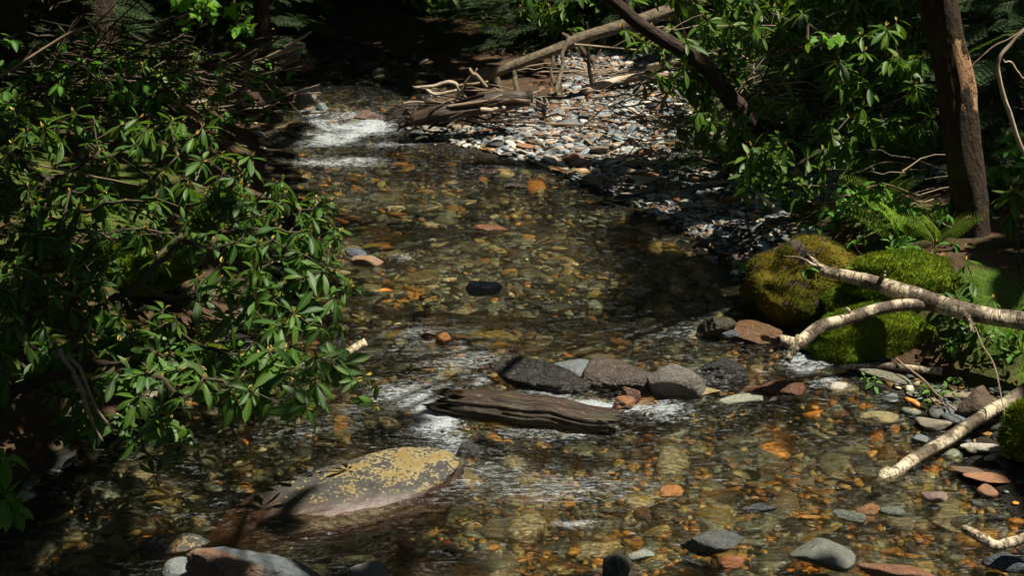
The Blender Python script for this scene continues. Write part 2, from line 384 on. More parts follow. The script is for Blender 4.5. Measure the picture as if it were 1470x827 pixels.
M['deadpale'] = m_simple('bleached_wood', (.50, .42, .32), (.24, .17, .11), 1, .7, .6, (14, 5, 1), .006, 'uv')
M['darkwood'] = m_simple('wet_dark_wood', (.020, .013, .009), (.07, .042, .024), 1, .5, .9, (5, 12, 1), .02, 'uv', spec=.5)
M['bark'] = m_simple('rough_bark', (.060, .040, .026), (.020, .013, .009), 1, .85, 1, (10, 14, 1), .03, 'uv')
M['greybark'] = m_simple('grey_bark', (.16, .13, .085), (.06, .045, .03), 1, .8, 1, (16, 8, 1), .02, 'uv')
M['litter'] = m_simple('dead_leaf', (.20, .095, .04), (.09, .045, .022), 18, .6, .3)
M['moss_y'] = m_moss('golden_moss', (.05, .07, .008), (.13, .125, .012), (.24, .17, .018), .5, .57)
M['moss_g'] = m_moss('green_moss', (.07, .15, .008), (.17, .27, .014), (.26, .27, .02), .45)
# ------------------------------------------------------------------ the lie of the land
def hw_y(y): return .05*sstep(6.25, 6.95, y) + .012*np.clip(y-6.95, 0, 5.5) + .12*sstep(12.2, 13.4, y) + .01*np.clip(y-13.4, 0, 30)
def wat(u, v):
    z = 0.0
    for _ in range(12): p = onz(u, v, z); z = float(hw_y(p[1]))
    return onz(u, v, z)
LE = [(-190, 900), (-110, 827), (10, 740), (120, 640), (230, 560), (320, 490), (385, 420), (400, 330), (395, 260), (382, 205), (368, 158), (392, 112), (400, 92)]
RE = [(1780, 900), (1650, 790), (1540, 710), (1440, 645), (1345, 590), (1250, 538), (1170, 492), (1100, 440), (1062, 385), (985, 330), (905, 292), (845, 262), (760, 232), (650, 208), (598, 190), (585, 162), (625, 140), (640, 120), (620, 100), (590, 84)]
def edge(L):
    P = sorted([tuple(wat(u, v)[:2]) for u, v in L], key=lambda p: p[1])
    P = [(P[0][0], -40)] + P + [(P[-1][0]-6, P[-1][1]+9), (P[-1][0]-40, 70)]
    return np.array([p[1] for p in P]), np.array([p[0] for p in P])
LEy, LEx = edge(LE); REy, REx = edge(RE)
def XL(y): return np.interp(y, LEy, LEx)
def XR(y): return np.interp(y, REy, REx)
def hterr(x, y):
    x = np.asarray(x, float); y = np.asarray(y, float) + 0*x
    l = XL(y) + .12*n2(x*0, y, 1.6, 3, 5); r = XR(y) + .10*n2(x*0, y, 1.9, 3, 9)
    w = hw_y(y); dl, dr = l - x, x - r
    inside = np.minimum(-dl, -dr)
    z = w - np.clip(.22*sstep(0, .9, inside)*1.0, 0, .3)
    deep = .07*sstep(0.2, .8, x - 0.2)*sstep(6.6, 5.6, y)           # shallower over the lower right bed
    z = z + deep
    # left bank
    hl = .42*sstep(0, .9, dl) + .10*np.clip(dl-.5, 0, 40) + .24*np.clip(dl-5, 0, 60)
    # right side: gravel bar upstream, cobble shore downstream
    bar = sstep(8.6, 9.8, y)*sstep(17, 15, y)
    hb = .075*np.clip(dr, 0, 3.2) + .22*np.clip(dr-3.0, 0, 2) + .12*np.clip(dr-4.5, 0, 60)
    shore = sstep(7.4, 6.6, y)
    hs = .05*np.clip(dr, 0, .9) + .35*np.clip(dr-.9, 0, .9) + .12*np.clip(dr-1.8, 0, 60)
    hm = .45*sstep(0, .8, dr) + .10*np.clip(dr-.7, 0, 60)
    hr = bar*hb + (1-bar)*(shore*hs + (1-shore)*hm) + .2*np.clip(dr-8, 0, 60)
    low = 1 - .6*sstep(12, 16, y)*sstep(24, 20, y)
    z = z + (np.where(dl > 0, hl, 0) + np.where(dr > 0, hr, 0))*low
    z = z + .55*np.clip(y-21, 0, 30) + .10*np.clip(-y-8, 0, 30)*0
    far = sstep(0.3, 3, np.maximum(dl, dr)); z = z + far*(.18*n2(x, y, .45, 3, 2)) + (.02+.03*far)*n2(x, y, 3.1, 3, 4)
    big = sstep(60, 220, np.hypot(x, y)); z = z*(1-big) + big*(18 + 8*n2(x, y, .02, 3, 8))
    return z
def gnd(u, v, dz=0.0):
    """where the view through photo point (u, v) meets the land or the water over it"""
    d = ray(u, v); t = np.linspace(3.2, 45, 9000); X, Y, Z = d[0]*t, d[1]*t, CAM_H + d[2]*t
    h = np.maximum(hterr(X, Y), np.where((X > XL(Y)) & (X < XR(Y)), hw_y(Y), -9)) + dz
    i = int(np.argmax(Z < h)); return np.array([X[i], Y[i], h[i]-dz])
def gz(x, y): return float(hterr(np.array([x]), np.array([y]))[0])

def axis(lo, hi, st, far, growth=1.18):
    a = list(np.arange(lo, hi + st/2, st)); s = st
    while a[-1] < far: s *= growth; a.append(a[-1]+s)
    s = st
    while a[0] > -far: s *= growth; a.insert(0, a[0]-s)
    return np.array(a)
gx = axis(-4.5, 5.0, .05, 260); gy = axis(3.4, 16.5, .05, 260)
GX, GY = np.meshgrid(gx, gy); GZ = hterr(GX.ravel(), GY.ravel())
nx, ny = len(gx), len(gy); i = (np.arange(ny-1)[:, None]*nx + np.arange(nx-1)[None])
F = np.stack([i, i+1, i+1+nx, i+nx], -1).reshape(-1, 4)
gxr, gyr = GX.ravel(), GY.ravel()
mossm = np.where(gxr < XL(gyr), sstep(.3, 1.0, XL(gyr)-gxr)*.8, 0) + np.where(gxr > XR(gyr), sstep(.25, .8, gxr-XR(gyr))*sstep(9.6, 8.6, gyr)*sstep(6.2, 6.8, gyr)*sstep(1.3, .8, gxr-XR(gyr))*1.2, 0)
tag(add_obj('ground', make_mesh('ground', np.stack([gxr, gyr, GZ], -1), [F], M['soil'], True, None, {'moss': mossm, 'bed': sstep(-.15, .1, np.minimum(gxr-XL(gyr), XR(gyr)-gxr))})), 'stream bed and dark forest floor rising from both banks', None, None, 'structure')

# ------------------------------------------------------------------ water surface
# rapids: (photo point, size in m along x and y, strength of chop, foam)
RAP = [((505, 183), .50, .42, 1.0, .98), ((470, 200), .38, .35, 1.0, .75), ((420, 206), .35, .12, .7, .35), ((490, 232), .5, .2, .9, .7), ((560, 205), .4, .2, .8, .45), ((450, 160), .16, .18, .8, .7),
       ((625, 592), .20, .44, 1.0, .92), ((650, 640), .10, .22, 1.0, .9), ((590, 565), .26, .22, .9, .62), ((690, 545), .2, .12, .8, .62), ((660, 515), .3, .25, .9, .5), ((600, 480), .3, .4, .7, .3),
       ((850, 582), .24, .07, 1.0, 1.0), ((790, 566), .24, .08, .9, .65), ((905, 588), .12, .08, 1.0, .85), ((945, 590), .2, .16, .9, .68), ((760, 548), .2, .06, .9, .5),
       ((1158, 522), .15, .20, 1.0, .95), ((1180, 545), .14, .12, .9, .62), ((1120, 480), .2, .2, .8, .35), ((1040, 470), .5, .2, .6, .25), ((950, 475), .4, .2, .6, .3),
       ((575, 368), .14, .12, .7, .62), ((800, 620), .4, .12, .8, .4), ((825, 752), .16, .05, .8, .7), ((700, 690), .5, .3, .7, .34), ((800, 700), .35, .2, .8, .42), ((880, 700), .3, .2, .7, .3),
       ((265, 742), .14, .05, .8, .75), ((300, 720), .1, .05, .7, .4), ((430, 620), .5, .2, .5, .2), ((520, 600), .3, .2, .6, .3), ((690, 650), .2, .05, .7, .4), ((500, 290), .4, .3, .5, .25), ((640, 290), .5, .3, .4, .15)]
yr = []; y = 3.6
while y < 24: yr.append(y); y += .014 * (1 + max(0, y-6)*.12)
yr = np.array(yr); sx_ = np.linspace(0, 1, 400)
WX = (XL(yr)[:, None]-.5) + sx_[None]*((XR(yr)-XL(yr))[:, None]+1.0); WY = np.repeat(yr[:, None], 400, 1)
wx, wy = WX.ravel(), WY.ravel()
rap = np.zeros_like(wx); foam = np.zeros_like(wx)
for (uv_, sx, sy, a, f) in RAP:
    c = wat(*uv_); q = np.exp(-(((wx-c[0])/sx)**2 + ((wy-c[1])/sy)**2)*1.1); rap = np.maximum(rap, a*q); foam = np.maximum(foam, f*np.exp(-(((wx-c[0])/sx)**2 + ((wy-c[1])/sy)**2)**1.3*1.2))
gen = .24 + .16*np.clip(n2(wx, wy, .9, 2, 31), 0, 1)*2
rap = np.maximum(rap, gen)
wz = hw_y(wy)
rap = np.clip(rap + .10*sstep(8.2, 7.2, wy) + .10*sstep(9.5, 11.5, wy), 0, 1)
foam *= np.clip(.80 + .9*n2(wx, wy*2.2, 3.3, 3, 60), .2, 1.1)
amp = 1.1 + 2.2*rap
wz = wz + amp*(.0085*n2(wx*.45, wy, 7.5, 2, 40) + .0042*n2(wx*.5, wy, 19, 2, 41) + .0018*n2(wx*.5, wy, 46, 2, 42))
n_y = len(yr); i = (np.arange(n_y-1)[:, None]*400 + np.arange(399)[None])
F = np.stack([i, i+1, i+401, i+400], -1).reshape(-1, 4)
tag(add_obj('water', make_mesh('water', np.stack([wx, wy, wz], -1), [F], M['water'], True, None, {'rapid': rap, 'foam': foam})), 'clear shallow stream water with riffles, white foam and painted pale glints', None, None, 'structure')

# ------------------------------------------------------------------ pebbles
WETC = [((.30, .17, .05), 2.2), ((.46, .20, .035), 1.3), ((.24, .19, .07), 3), ((.32, .28, .15), 2), ((.11, .125, .095), 7), ((.055, .065, .06), 8), ((.17, .165, .11), 4), ((.15, .09, .045), 1.5), ((.14, .175, .17), 4), ((.025, .026, .024), 6), ((.46, .43, .32), 1.2)]
DRYC = [((.34, .37, .38), 5), ((.23, .28, .31), 5), ((.14, .175, .20), 4), ((.44, .42, .37), 2.6), ((.33, .29, .22), 2), ((.42, .28, .16), .8), ((.10, .105, .105), 3), ((.26, .19, .13), 2), ((.52, .50, .45), 1.3)]
WETC = [(tuple(min(.7, v*1.5) for v in c), w) for c, w in WETC]
DRYC = [(tuple(min(.5, v*1.0) for v in c), w) for c, w in DRYC]
def pick(C, n):
    c = np.array([a for a, _ in C]); w = np.array([b for _, b in C]); i = rng.choice(len(c), n, p=w/w.sum())
    return c[i]*rng.uniform(.55, 1.45, (n, 1))
PB = []
for k in range(8):
    V, Fp = rock(2, 100+k, 11, 12, .03, flat=.12 if k % 2 else 0); PB.append((V, [Fp], np.zeros((len(V), 2))))
SB = []
for k in range(8):
    V, Fp = rock(2, 200+k, 9, 22, .02, flat=.3); SB.append((V, [Fp], np.zeros((len(V), 2))))
def rotm(n, tilt=.25):
    a = rng.uniform(0, 2*math.pi, n); tx, ty = rng.normal(0, tilt, n), rng.normal(0, tilt, n)
    z = norm(np.stack([tx, ty, np.ones(n)], -1)); x = np.stack([np.cos(a), np.sin(a), 0*a], -1); x = norm(x - z*np.sum(x*z, 1, keepdims=True)); y = np.cross(z, x)
    return np.stack([x, y, z], -1)
def strew(mb, xs, ys, size, flat, C, bases, tilt=.22, sink=.25, zoff=0.0, under=True):
    n = len(xs); z = hterr(xs, ys) + zoff
    s = size[:, None]*np.stack([rng.uniform(.8, 1.35, n), rng.uniform(.6, 1.0, n), flat*rng.uniform(.6, 1.4, n)], -1)
    Mx = rotm(n, tilt) * s[:, None, :]
    zt = z + s[:, 2]*(1-2*sink); wet_ = (xs > XL(ys)) & (xs < XR(ys)); zt = np.where(wet_ & (rng.random(n) < .96), np.minimum(zt, hw_y(ys)-.018-s[:, 2]*1.15), zt)
    T = np.stack([xs, ys, zt], -1); cols = pick(C, n); b = rng.integers(0, len(bases), n)
    for k in range(len(bases)):
        m = b == k; mb.inst(bases[k], Mx[m], T[m], rng.random(m.sum()), cols[m])
def sample_xy(n, dens):
    """n points over the channel, thinned by dens(x, y) in 0..1"""
    out = []
    while sum(len(o) for o in out) < n:
        # denser near the camera, as the picture needs it
        y = 4.2 + (rng.random(n*2)**1.5)*12.5; x = rng.uniform(-3.2, 4.4, n*2)
        k = rng.random(n*2) < dens(x, y); out.append(np.stack([x[k], y[k]], -1))
    return np.concatenate(out)[:n].T
mb = MB()
ins = lambda x, y, m=.05: (x > XL(y)-m) & (x < XR(y)+m)
x, y = sample_xy(21000, lambda x, y: ins(x, y)*(.5+.5*sstep(-.8, .8, n2(x, y, 1.1, 2, 77))))
strew(mb, x, y, np.exp(rng.normal(math.log(.017), .45, len(x))).clip(.008, .05), .42, WETC, PB+SB)
x, y = sample_xy(3300, lambda x, y: ins(x, y)*1.0)
strew(mb, x, y, np.exp(rng.normal(math.log(.045), .38, len(x))).clip(.03, .10), .33, WETC, SB+PB[::2], .18, .3)
x, y = sample_xy(420, lambda x, y: ins(x, y, -.15)*1.0)
strew(mb, x, y, np.exp(rng.normal(math.log(.095), .3, len(x))).clip(.07, .15), .28, WETC, SB, .12, .42, -.02)
x, y = sample_xy(3300, lambda x, y: ins(x, y, -.1)*(x > -.6)*(y < 7.6)*1.0)
strew(mb, x, y, np.exp(rng.normal(math.log(.015), .35, len(x))).clip(.008, .035), .4, [((.55, .25, .03), 3), ((.62, .36, .07), 2), ((.48, .40, .16), 2), ((.5, .17, .04), 1)], PB+SB, .2, .1, .012)
tag(mb.obj('pebbles', M['peb_wet'], None, False), 'ochre, olive and grey pebbles covering the bed under the clear water', None, None, 'stuff')
mb = MB()
onbar = lambda x, y: (x > XR(y)-.1) & (x < XR(y)+3.2) & (y > 8.3) & ~((y < 9.9) & (x > XR(y)+.45+.5*np.clip(y-9.0, 0, 1))) & ~((y > 12.4) & (x < -.35)) & ~((y > 13.0) & (x < .5))
def sbar(n, sel, y0=8.2, y1=16.5, x0=-1.2, x1=4.6):
    o = np.zeros((0, 2))
    while len(o) < n:
        x = rng.uniform(x0, x1, n*4); y = rng.uniform(y0, y1, n*4); k = sel(x, y); o = np.vstack([o, np.stack([x[k], y[k]], -1)])
    return o[:n].T
x, y = sbar(11000, onbar); strew(mb, x, y, np.exp(rng.normal(math.log(.022), .4, len(x))).clip(.01, .05), .42, DRYC, SB, .3, .2)
x, y = sbar(2600, onbar); strew(mb, x, y, np.exp(rng.normal(math.log(.040), .32, len(x))).clip(.025, .07), .24, DRYC, SB, .25, .15)
tag(mb.obj('gravel', M['peb_dry'], None, False), 'pale dry gravel of flat stone chips spread over the bar', None, None, 'stuff')
mb = MB()
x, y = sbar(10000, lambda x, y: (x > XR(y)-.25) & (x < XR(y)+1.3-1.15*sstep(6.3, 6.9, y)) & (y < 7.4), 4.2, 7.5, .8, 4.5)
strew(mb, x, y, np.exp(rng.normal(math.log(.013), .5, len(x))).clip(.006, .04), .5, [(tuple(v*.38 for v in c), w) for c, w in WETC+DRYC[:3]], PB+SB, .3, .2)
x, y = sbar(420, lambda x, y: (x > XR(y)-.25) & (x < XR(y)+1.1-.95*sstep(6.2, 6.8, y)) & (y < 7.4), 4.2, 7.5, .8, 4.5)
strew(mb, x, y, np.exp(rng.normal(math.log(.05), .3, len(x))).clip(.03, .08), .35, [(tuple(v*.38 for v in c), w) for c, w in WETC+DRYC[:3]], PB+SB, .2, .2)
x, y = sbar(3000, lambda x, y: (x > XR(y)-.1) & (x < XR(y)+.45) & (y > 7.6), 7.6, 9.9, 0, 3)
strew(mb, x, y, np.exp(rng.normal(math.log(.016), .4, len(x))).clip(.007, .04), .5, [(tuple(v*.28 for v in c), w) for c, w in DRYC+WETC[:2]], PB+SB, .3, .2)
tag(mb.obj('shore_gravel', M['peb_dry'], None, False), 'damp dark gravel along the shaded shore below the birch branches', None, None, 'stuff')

# ------------------------------------------------------------------ named stones
OR, TAN, OLV, GRY, SLT, DRK, BRN, PINK, PALE = (.34, .13, .03), (.36, .25, .13), (.24, .20, .08), (.17, .165, .15), (.12, .15, .165), (.035, .03, .026), (.15, .075, .035), (.32, .2, .15), (.42, .40, .34)
ROCKS = []
def stone(name, label, cat, u, v, wpx, asp, hgt, col, seed, mat='wstone', rot=0.0, sink=.3, planes=12, soft=10, rough=.07, fine=.02, tilt=(0, 0), sub=4, flat=0.0, group=None, z=None):
    """(u, v): photo point of the visible base's middle; wpx: width in photo pixels; asp: depth/width; hgt: height in m"""
    p = wat(u, v) if z is None else onz(u, v, z)
    if z is None and not (XL(p[1]) < p[0] < XR(p[1])): p = gnd(u, v)
    dist = math.hypot(math.hypot(p[0], p[1]), CAM_H); w = wpx*dist/FPX*.5; d = w*asp; hgt *= .74
    V, Fq = rock(sub, seed, planes, soft, rough*1.6, fine*1.6, (w, d, hgt*.62), flat)
    V = V*np.array([w, d, hgt*.62])/np.abs(V).max(0)
    me = make_mesh(name, V, [Fq], M[mat], sub >= 5)
    o = add_obj(name, me, None, (p[0], p[1]+d*.75, p[2] + hgt*.62*(1-2*sink) - .0))
    o.rotation_euler = (R(tilt[0]), R(tilt[1]), R(rot)); q_ = .72 if col[0] > 1.6*col[2] else .9; o.color = (col[0]*q_, col[1]*q_, col[2]*q_, 1)
    tag(o, label, cat, group); ROCKS.append(((p[0], p[1]+d*.75), max(w, d))); return o
S = stone
# around the rotten log
S('river_rock', 'low black wedge shaped rock in the foam just behind the rotten log', 'rock', 770, 560, 160, .36, .24, (.014, .012, .011), 5, 'wstone', -10, .42, 10, 16, .05, .03, (0, 9), 5)
S('river_rock', 'smooth rounded blue grey rock behind the tip of the black wedge rock', 'rock', 822, 541, 62, .9, .10, (.17, .2, .215), 9, 'wstone', 0, .35, 18, 6, .03, .01, sub=5)
S('river_rock', 'broad brown grey wet rock between the black wedge and the pale cracked boulder', 'rock', 888, 562, 125, .8, .24, (.085, .07, .055), 23, 'wstone', 8, .45, 14, 7, .06, .02, (8, 0), 5)
S('river_boulder', 'rounded grey boulder with a curved crack, highest in the midstream cluster', 'boulder', 966, 573, 100, .85, .30, (.15, .14, .125), 31, 'wstone', 15, .40, 12, 9, .06, .02, (-6, 4), 5)
S('river_rock', 'blocky black rock with a level top touching the cracked grey boulder', 'rock', 1040, 545, 92, .6, .16, (.022, .023, .022), 44, 'wstone', -6, .4, 7, 22, .04, .03, (6, 0), 5, .15)
S('river_stone', 'angular orange brown stone at the foot of the cracked grey boulder', 'stone', 893, 592, 44, .7, .10, (.32, .145, .06), 51, 'wstone', 20, .25, 7, 18, .06, .02, sub=5)
S('river_stone', 'chestnut coloured stone leaning on the angular orange brown one', 'stone', 905, 578, 32, .7, .11, (.15, .07, .045), 52, 'wstone', -20, .2, 7, 18, .05, .02, sub=4)
S('river_stone', 'small pointed black stone at the lower end of the white foam', 'stone', 674, 655, 34, .8, .09, (.03, .033, .034), 53, 'wstone', 30, .3, 8, 18, .05, .01, sub=4)
S('river_rock', 'reddish brown wet rock awash below the broken birch stub', 'rock', 1120, 566, 92, .55, .11, (.14, .06, .03), 54, 'wstone', 0, .42, 9, 10, .06, .02, sub=5)
S('river_stone', 'long pale green slab lying flush with the water below the cracked boulder', 'slab', 1072, 579, 95, .35, .05, (.30, .33, .25), 55, 'wstone', 4, .42, 9, 8, .05, .01, sub=4)
S('river_stone', 'pale yellow flat stone beside the long pale green slab', 'stone', 1012, 568, 50, .6, .06, (.42, .35, .16), 56, 'wstone', 10, .4, 9, 8, .05, .01, sub=4)
S('river_rock', 'dark mossy rock in the water by the foot of the mossy boulder', 'rock', 1032, 487, 62, .7, .20, (.055, .05, .028), 57, 'wstone', 15, .3, 9, 12, .08, .03, sub=5)
S('river_stone', 'small shiny blue black stone in front of the dark mossy rock', 'stone', 1045, 489, 36, .7, .08, (.07, .085, .11), 58, 'wstone', 0, .3, 14, 6, .04, .02, sub=4)
S('river_rock', 'tilted orange brown rock between the dark mossy rock and the birch stub', 'rock', 1094, 494, 78, .8, .17, (.18, .095, .035), 59, 'wstone', -25, .35, 8, 14, .06, .02, (18, 8), 5)
S('river_stone', 'slate grey stone under the mossy boulder beside the orange brown rock', 'stone', 1104, 458, 34, .7, .10, (.12, .13, .13), 60, 'wstone', 20, .3, 8, 14, .05, .01)
S('river_stone', 'rounded blue grey stone in the foam beneath the birch branch fork', 'stone', 1195, 506, 45, .6, .10, (.18, .19, .19), 61, 'wstone', 10, .3, 14, 7, .05, .01, sub=5)
S('river_stone', 'round blue grey stone standing alone in the middle of the stream', 'stone', 695, 424, 54, .7, .10, (.15, .19, .21), 62, 'stone', 5, .28, 8, 14, .05, .01, sub=5, flat=.12)
S('river_stone', 'tan and orange stone by the tips of the rhododendron above midstream', 'stone', 527, 380, 50, .6, .09, (.36, .23, .14), 63, 'stone', 8, .32, 9, 10, .05, .02, sub=5)
S('river_stone', 'dark blue stone just behind the tan and orange stone', 'stone', 508, 368, 36, .7, .08, (.09, .12, .15), 64, 'wstone', 0, .32, 12, 8, .04, .01)
S('river_stone', 'dark red brown stone beside the curled orange one in midstream', 'stone', 612, 487, 32, .6, .06, (.13, .05, .02), 65, 'wstone', 0, .35, 12, 8, .04, .01)
S('river_stone', 'bright orange stone upright in midstream above the foam', 'stone', 636, 496, 22, .8, .10, (.42, .17, .03), 66, 'wstone', 0, .25, 9, 10, .04, .01)
S('river_stone', 'grey green pointed stone in the water upstream of the midstream boulders', 'stone', 918, 427, 50, .5, .07, (.18, .18, .14), 67, 'wstone', 14, .35, 8, 14, .05, .01)
S('river_stone', 'long pinkish orange stone awash in the upper shallows', 'stone', 708, 330, 60, .5, .045, (.24, .11, .05), 68, 'wstone', -8, .5, 9, 9, .06, .01)
S('river_stone', 'pale tan submerged slab beside the cut branch under the rhododendron', 'slab', 512, 478, 42, .5, .05, (.44, .36, .22), 69, 'wstone', 6, .42, 9, 9, .05, .01)
S('river_stone', 'black stone in the water nearest the gravel bar edge', 'stone', 703, 250, 34, .5, .07, (.05, .02, .02), 70, 'wstone', 0, .3, 9, 12, .05, .01)
S('river_stone', 'second black stone in open water, downstream of the gravel bar tip', 'stone', 736, 270, 32, .5, .06, (.03, .022, .02), 71, 'wstone', 8, .3, 9, 12, .05, .01)
# foreground
S('river_boulder', 'blue grey slate boulder with a rust brown face at the near bank', 'boulder', 350, 866, 235, .55, .30, (.155, .175, .18), 81, 'rust', 14, .35, 8, 30, .07, .03, (4, 6), 6)
S('river_rock', 'pale blue grey flat rock tucked behind the big slate boulder', 'rock', 258, 838, 100, .5, .12, (.22, .25, .255), 82, 'slate', 0, .35, 11, 9, .04, .01, sub=5)
S('river_rock', 'squarish grey rock standing wet at the near edge of the stream', 'rock', 520, 856, 76, .6, .17, (.16, .165, .145), 83, 'wstone', 8, .3, 8, 13, .05, .02, sub=5, flat=.1)
S('river_rock', 'dark brown rock with yellow lichen spots and a green moss rim', 'rock', 248, 800, 105, .5, .10, (.065, .045, .022), 84, 'lichen', 0, .35, 12, 8, .05, .02, sub=5)
S('river_rock', 'black split wedge of rock poking up at the near edge', 'rock', 884, 850, 58, .8, .20, (.06, .065, .055), 85, 'wstone', 35, .25, 6, 24, .04, .02, sub=5)
S('river_stone', 'brown and black split stone beside the black wedge of rock', 'stone', 912, 842, 34, .8, .12, (.13, .10, .05), 86, 'wstone', -30, .25, 6, 20, .04, .02)
S('river_rock', 'low dark grey ridge of rock just under the near water', 'rock', 1022, 796, 108, .5, .12, (.085, .095, .095), 87, 'wstone', 5, .42, 10, 9, .07, .02, sub=5)
S('river_rock', 'large olive grey slab breaking the surface in the near shallows', 'slab', 1186, 818, 98, .8, .10, (.16, .18, .15), 88, 'slate', 12, .32, 8, 18, .05, .02, (5, 3), 5, .2)
S('river_stone', 'long red brown plate of stone at the near edge of the shallows', 'stone', 1290, 834, 112, .35, .07, (.27, .13, .065), 89, 'slate', -8, .35, 9, 12, .05, .01, flat=.2)
S('river_stone', 'rust orange plate of stone beside the olive grey slab', 'stone', 1056, 813, 52, .45, .05, (.33, .13, .045), 90, 'wstone', 4, .38, 8, 12, .05, .01, flat=.2)
S('river_stone', 'dark blue black stone under the mossy birch stick', 'stone', 1448, 822, 66, .7, .11, (.06, .075, .095), 91, 'wstone', 0, .32, 12, 8, .04, .01, sub=5)
S('river_stone', 'pink and grey rounded stone near the tip of the long birch log', 'stone', 1347, 722, 40, .7, .06, (.30, .21, .18), 92, 'stone', 0, .3, 12, 8, .05, .01)
S('river_stone', 'tan slab with a flat top by the shore below the pale birch stick', 'slab', 1262, 607, 66, .5, .06, (.32, .27, .12), 93, 'stone', 8, .35, 8, 16, .04, .01, flat=.25)
S('river_stone', 'grey tan smooth stone at the shore beyond the tan slab', 'stone', 1341, 618, 52, .55, .06, (.26, .235, .18), 94, 'stone', -8, .3, 12, 9, .04, .01, flat=.2)
S('river_stone', 'slate blue rounded stone touching the grey tan smooth stone', 'stone', 1322, 637, 32, .8, .05, (.15, .18, .19), 95, 'stone', 30, .3, 12, 9, .04, .01)
S('river_rock', 'brown rounded rock with green moss on top behind the long birch log', 'rock', 1408, 606, 62, .8, .22, (.12, .08, .045), 96, 'stone', 0, .25, 12, 8, .06, .02, sub=5)
S('river_stone', 'dark slate stone half in water between the long birch log and the olive slab', 'stone', 1222, 748, 52, .5, .04, (.11, .13, .11), 97, 'wstone', -14, .4, 9, 14, .04, .01, flat=.2)
S('river_stone', 'orange brown stone just off the cut end of the long birch log', 'stone', 1250, 736, 42, .6, .04, (.27, .135, .045), 98, 'wstone', 20, .4, 9, 14, .04, .01, flat=.2)
S('river_stone', 'greenish slate stone downstream of the long birch log tip', 'stone', 1290, 742, 46, .6, .04, (.12, .15, .115), 99, 'wstone', -20, .38, 9, 14, .04, .01, flat=.2)
S('river_stone', 'bright ochre oval stone glowing in the near shallows', 'stone', 1163, 749, 34, .5, .035, (.50, .26, .05), 110, 'wstone', 5, .3, 12, 9, .04, .01)
S('river_stone', 'pale yellow flat stone in the near shallows above the ochre oval one', 'stone', 1070, 688, 46, .5, .04, (.42, .36, .12), 111, 'wstone', -10, .35, 10, 12, .04, .01, flat=.2)
S('river_stone', 'square orange stone in the near shallows beside the pale yellow flat one', 'stone', 962, 715, 40, .7, .045, (.44, .19, .06), 112, 'wstone', 25, .35, 7, 16, .04, .01, flat=.2)
S('river_stone', 'black slate sliver lying level in the near shallows', 'stone', 1093, 735, 56, .35, .035, (.05, .06, .07), 113, 'wstone', 2, .35, 9, 14, .04, .01, flat=.2)
S('river_stone', 'coral orange knobbly stone below the lichen covered boulder', 'stone', 582, 792, 34, .8, .06, (.42, .18, .08), 114, 'wstone', 0, .35, 10, 10, .1, .03)
S('river_stone', 'blue grey and cream stone in the near shallows by the black wedge', 'stone', 918, 806, 44, .6, .06, (.27, .30, .26), 115, 'wstone', 0, .38, 9, 12, .05, .01)
# far end
S('river_rock', 'pale grey angular rock upright at the head of the upper rapid', 'rock', 436, 150, 36, .8, .24, (.30, .30, .27), 121, 'stone', 10, .2, 8, 18, .05, .02, (0, -12), 5)
S('river_rock', 'dark rounded rock against the far left bank beside the pale upright one', 'rock', 398, 150, 55, .7, .24, (.07, .065, .05), 122, 'wstone', 0, .3, 12, 8, .06, .02, sub=5)
S('river_stone', 'small teal slab standing at the lip of the upper rapid', 'slab', 461, 161, 17, .5, .12, (.22, .30, .31), 123, 'stone', 0, .2, 6, 22, .03, .01, flat=.2)
S('river_rock', 'brown flat rock lying across the top of the upper rapid', 'rock', 526, 172, 48, .6, .12, (.20, .13, .10), 124, 'wstone', -10, .3, 7, 18, .05, .02, sub=5, flat=.1)
S('river_boulder', 'orange brown boulder in the shade far up the stream', 'boulder', 424, 108, 48, .8, .22, (.36, .19, .09), 125, 'stone', 0, .25, 8, 14, .06, .02, sub=5)
S('river_stone', 'long olive slab under the water above the upper rapid', 'slab', 400, 185, 90, .5, .07, (.15, .12, .05), 126, 'wstone', -4, .42, 9, 9, .05, .01, sub=4)
S('river_boulder', 'round brown boulder held in the pile of drifted sticks', 'boulder', 696, 162, 66, .9, .66, (.15, .11, .065), 127, 'stone', 0, .2, 16, 6, .05, .02, sub=5)
S('river_rock', 'grey rounded rock at the stream end of the drifted stick pile', 'rock', 596, 172, 42, .8, .26, (.13, .135, .12), 128, 'stone', 20, .25, 11, 9, .06, .02, sub=5)
S('river_rock', 'pale knobbly rock at the landward end of the drifted stick pile', 'rock', 776, 158, 36, .8, .2, (.34, .32, .27), 129, 'stone', 20, .25, 11, 9, .06, .02)

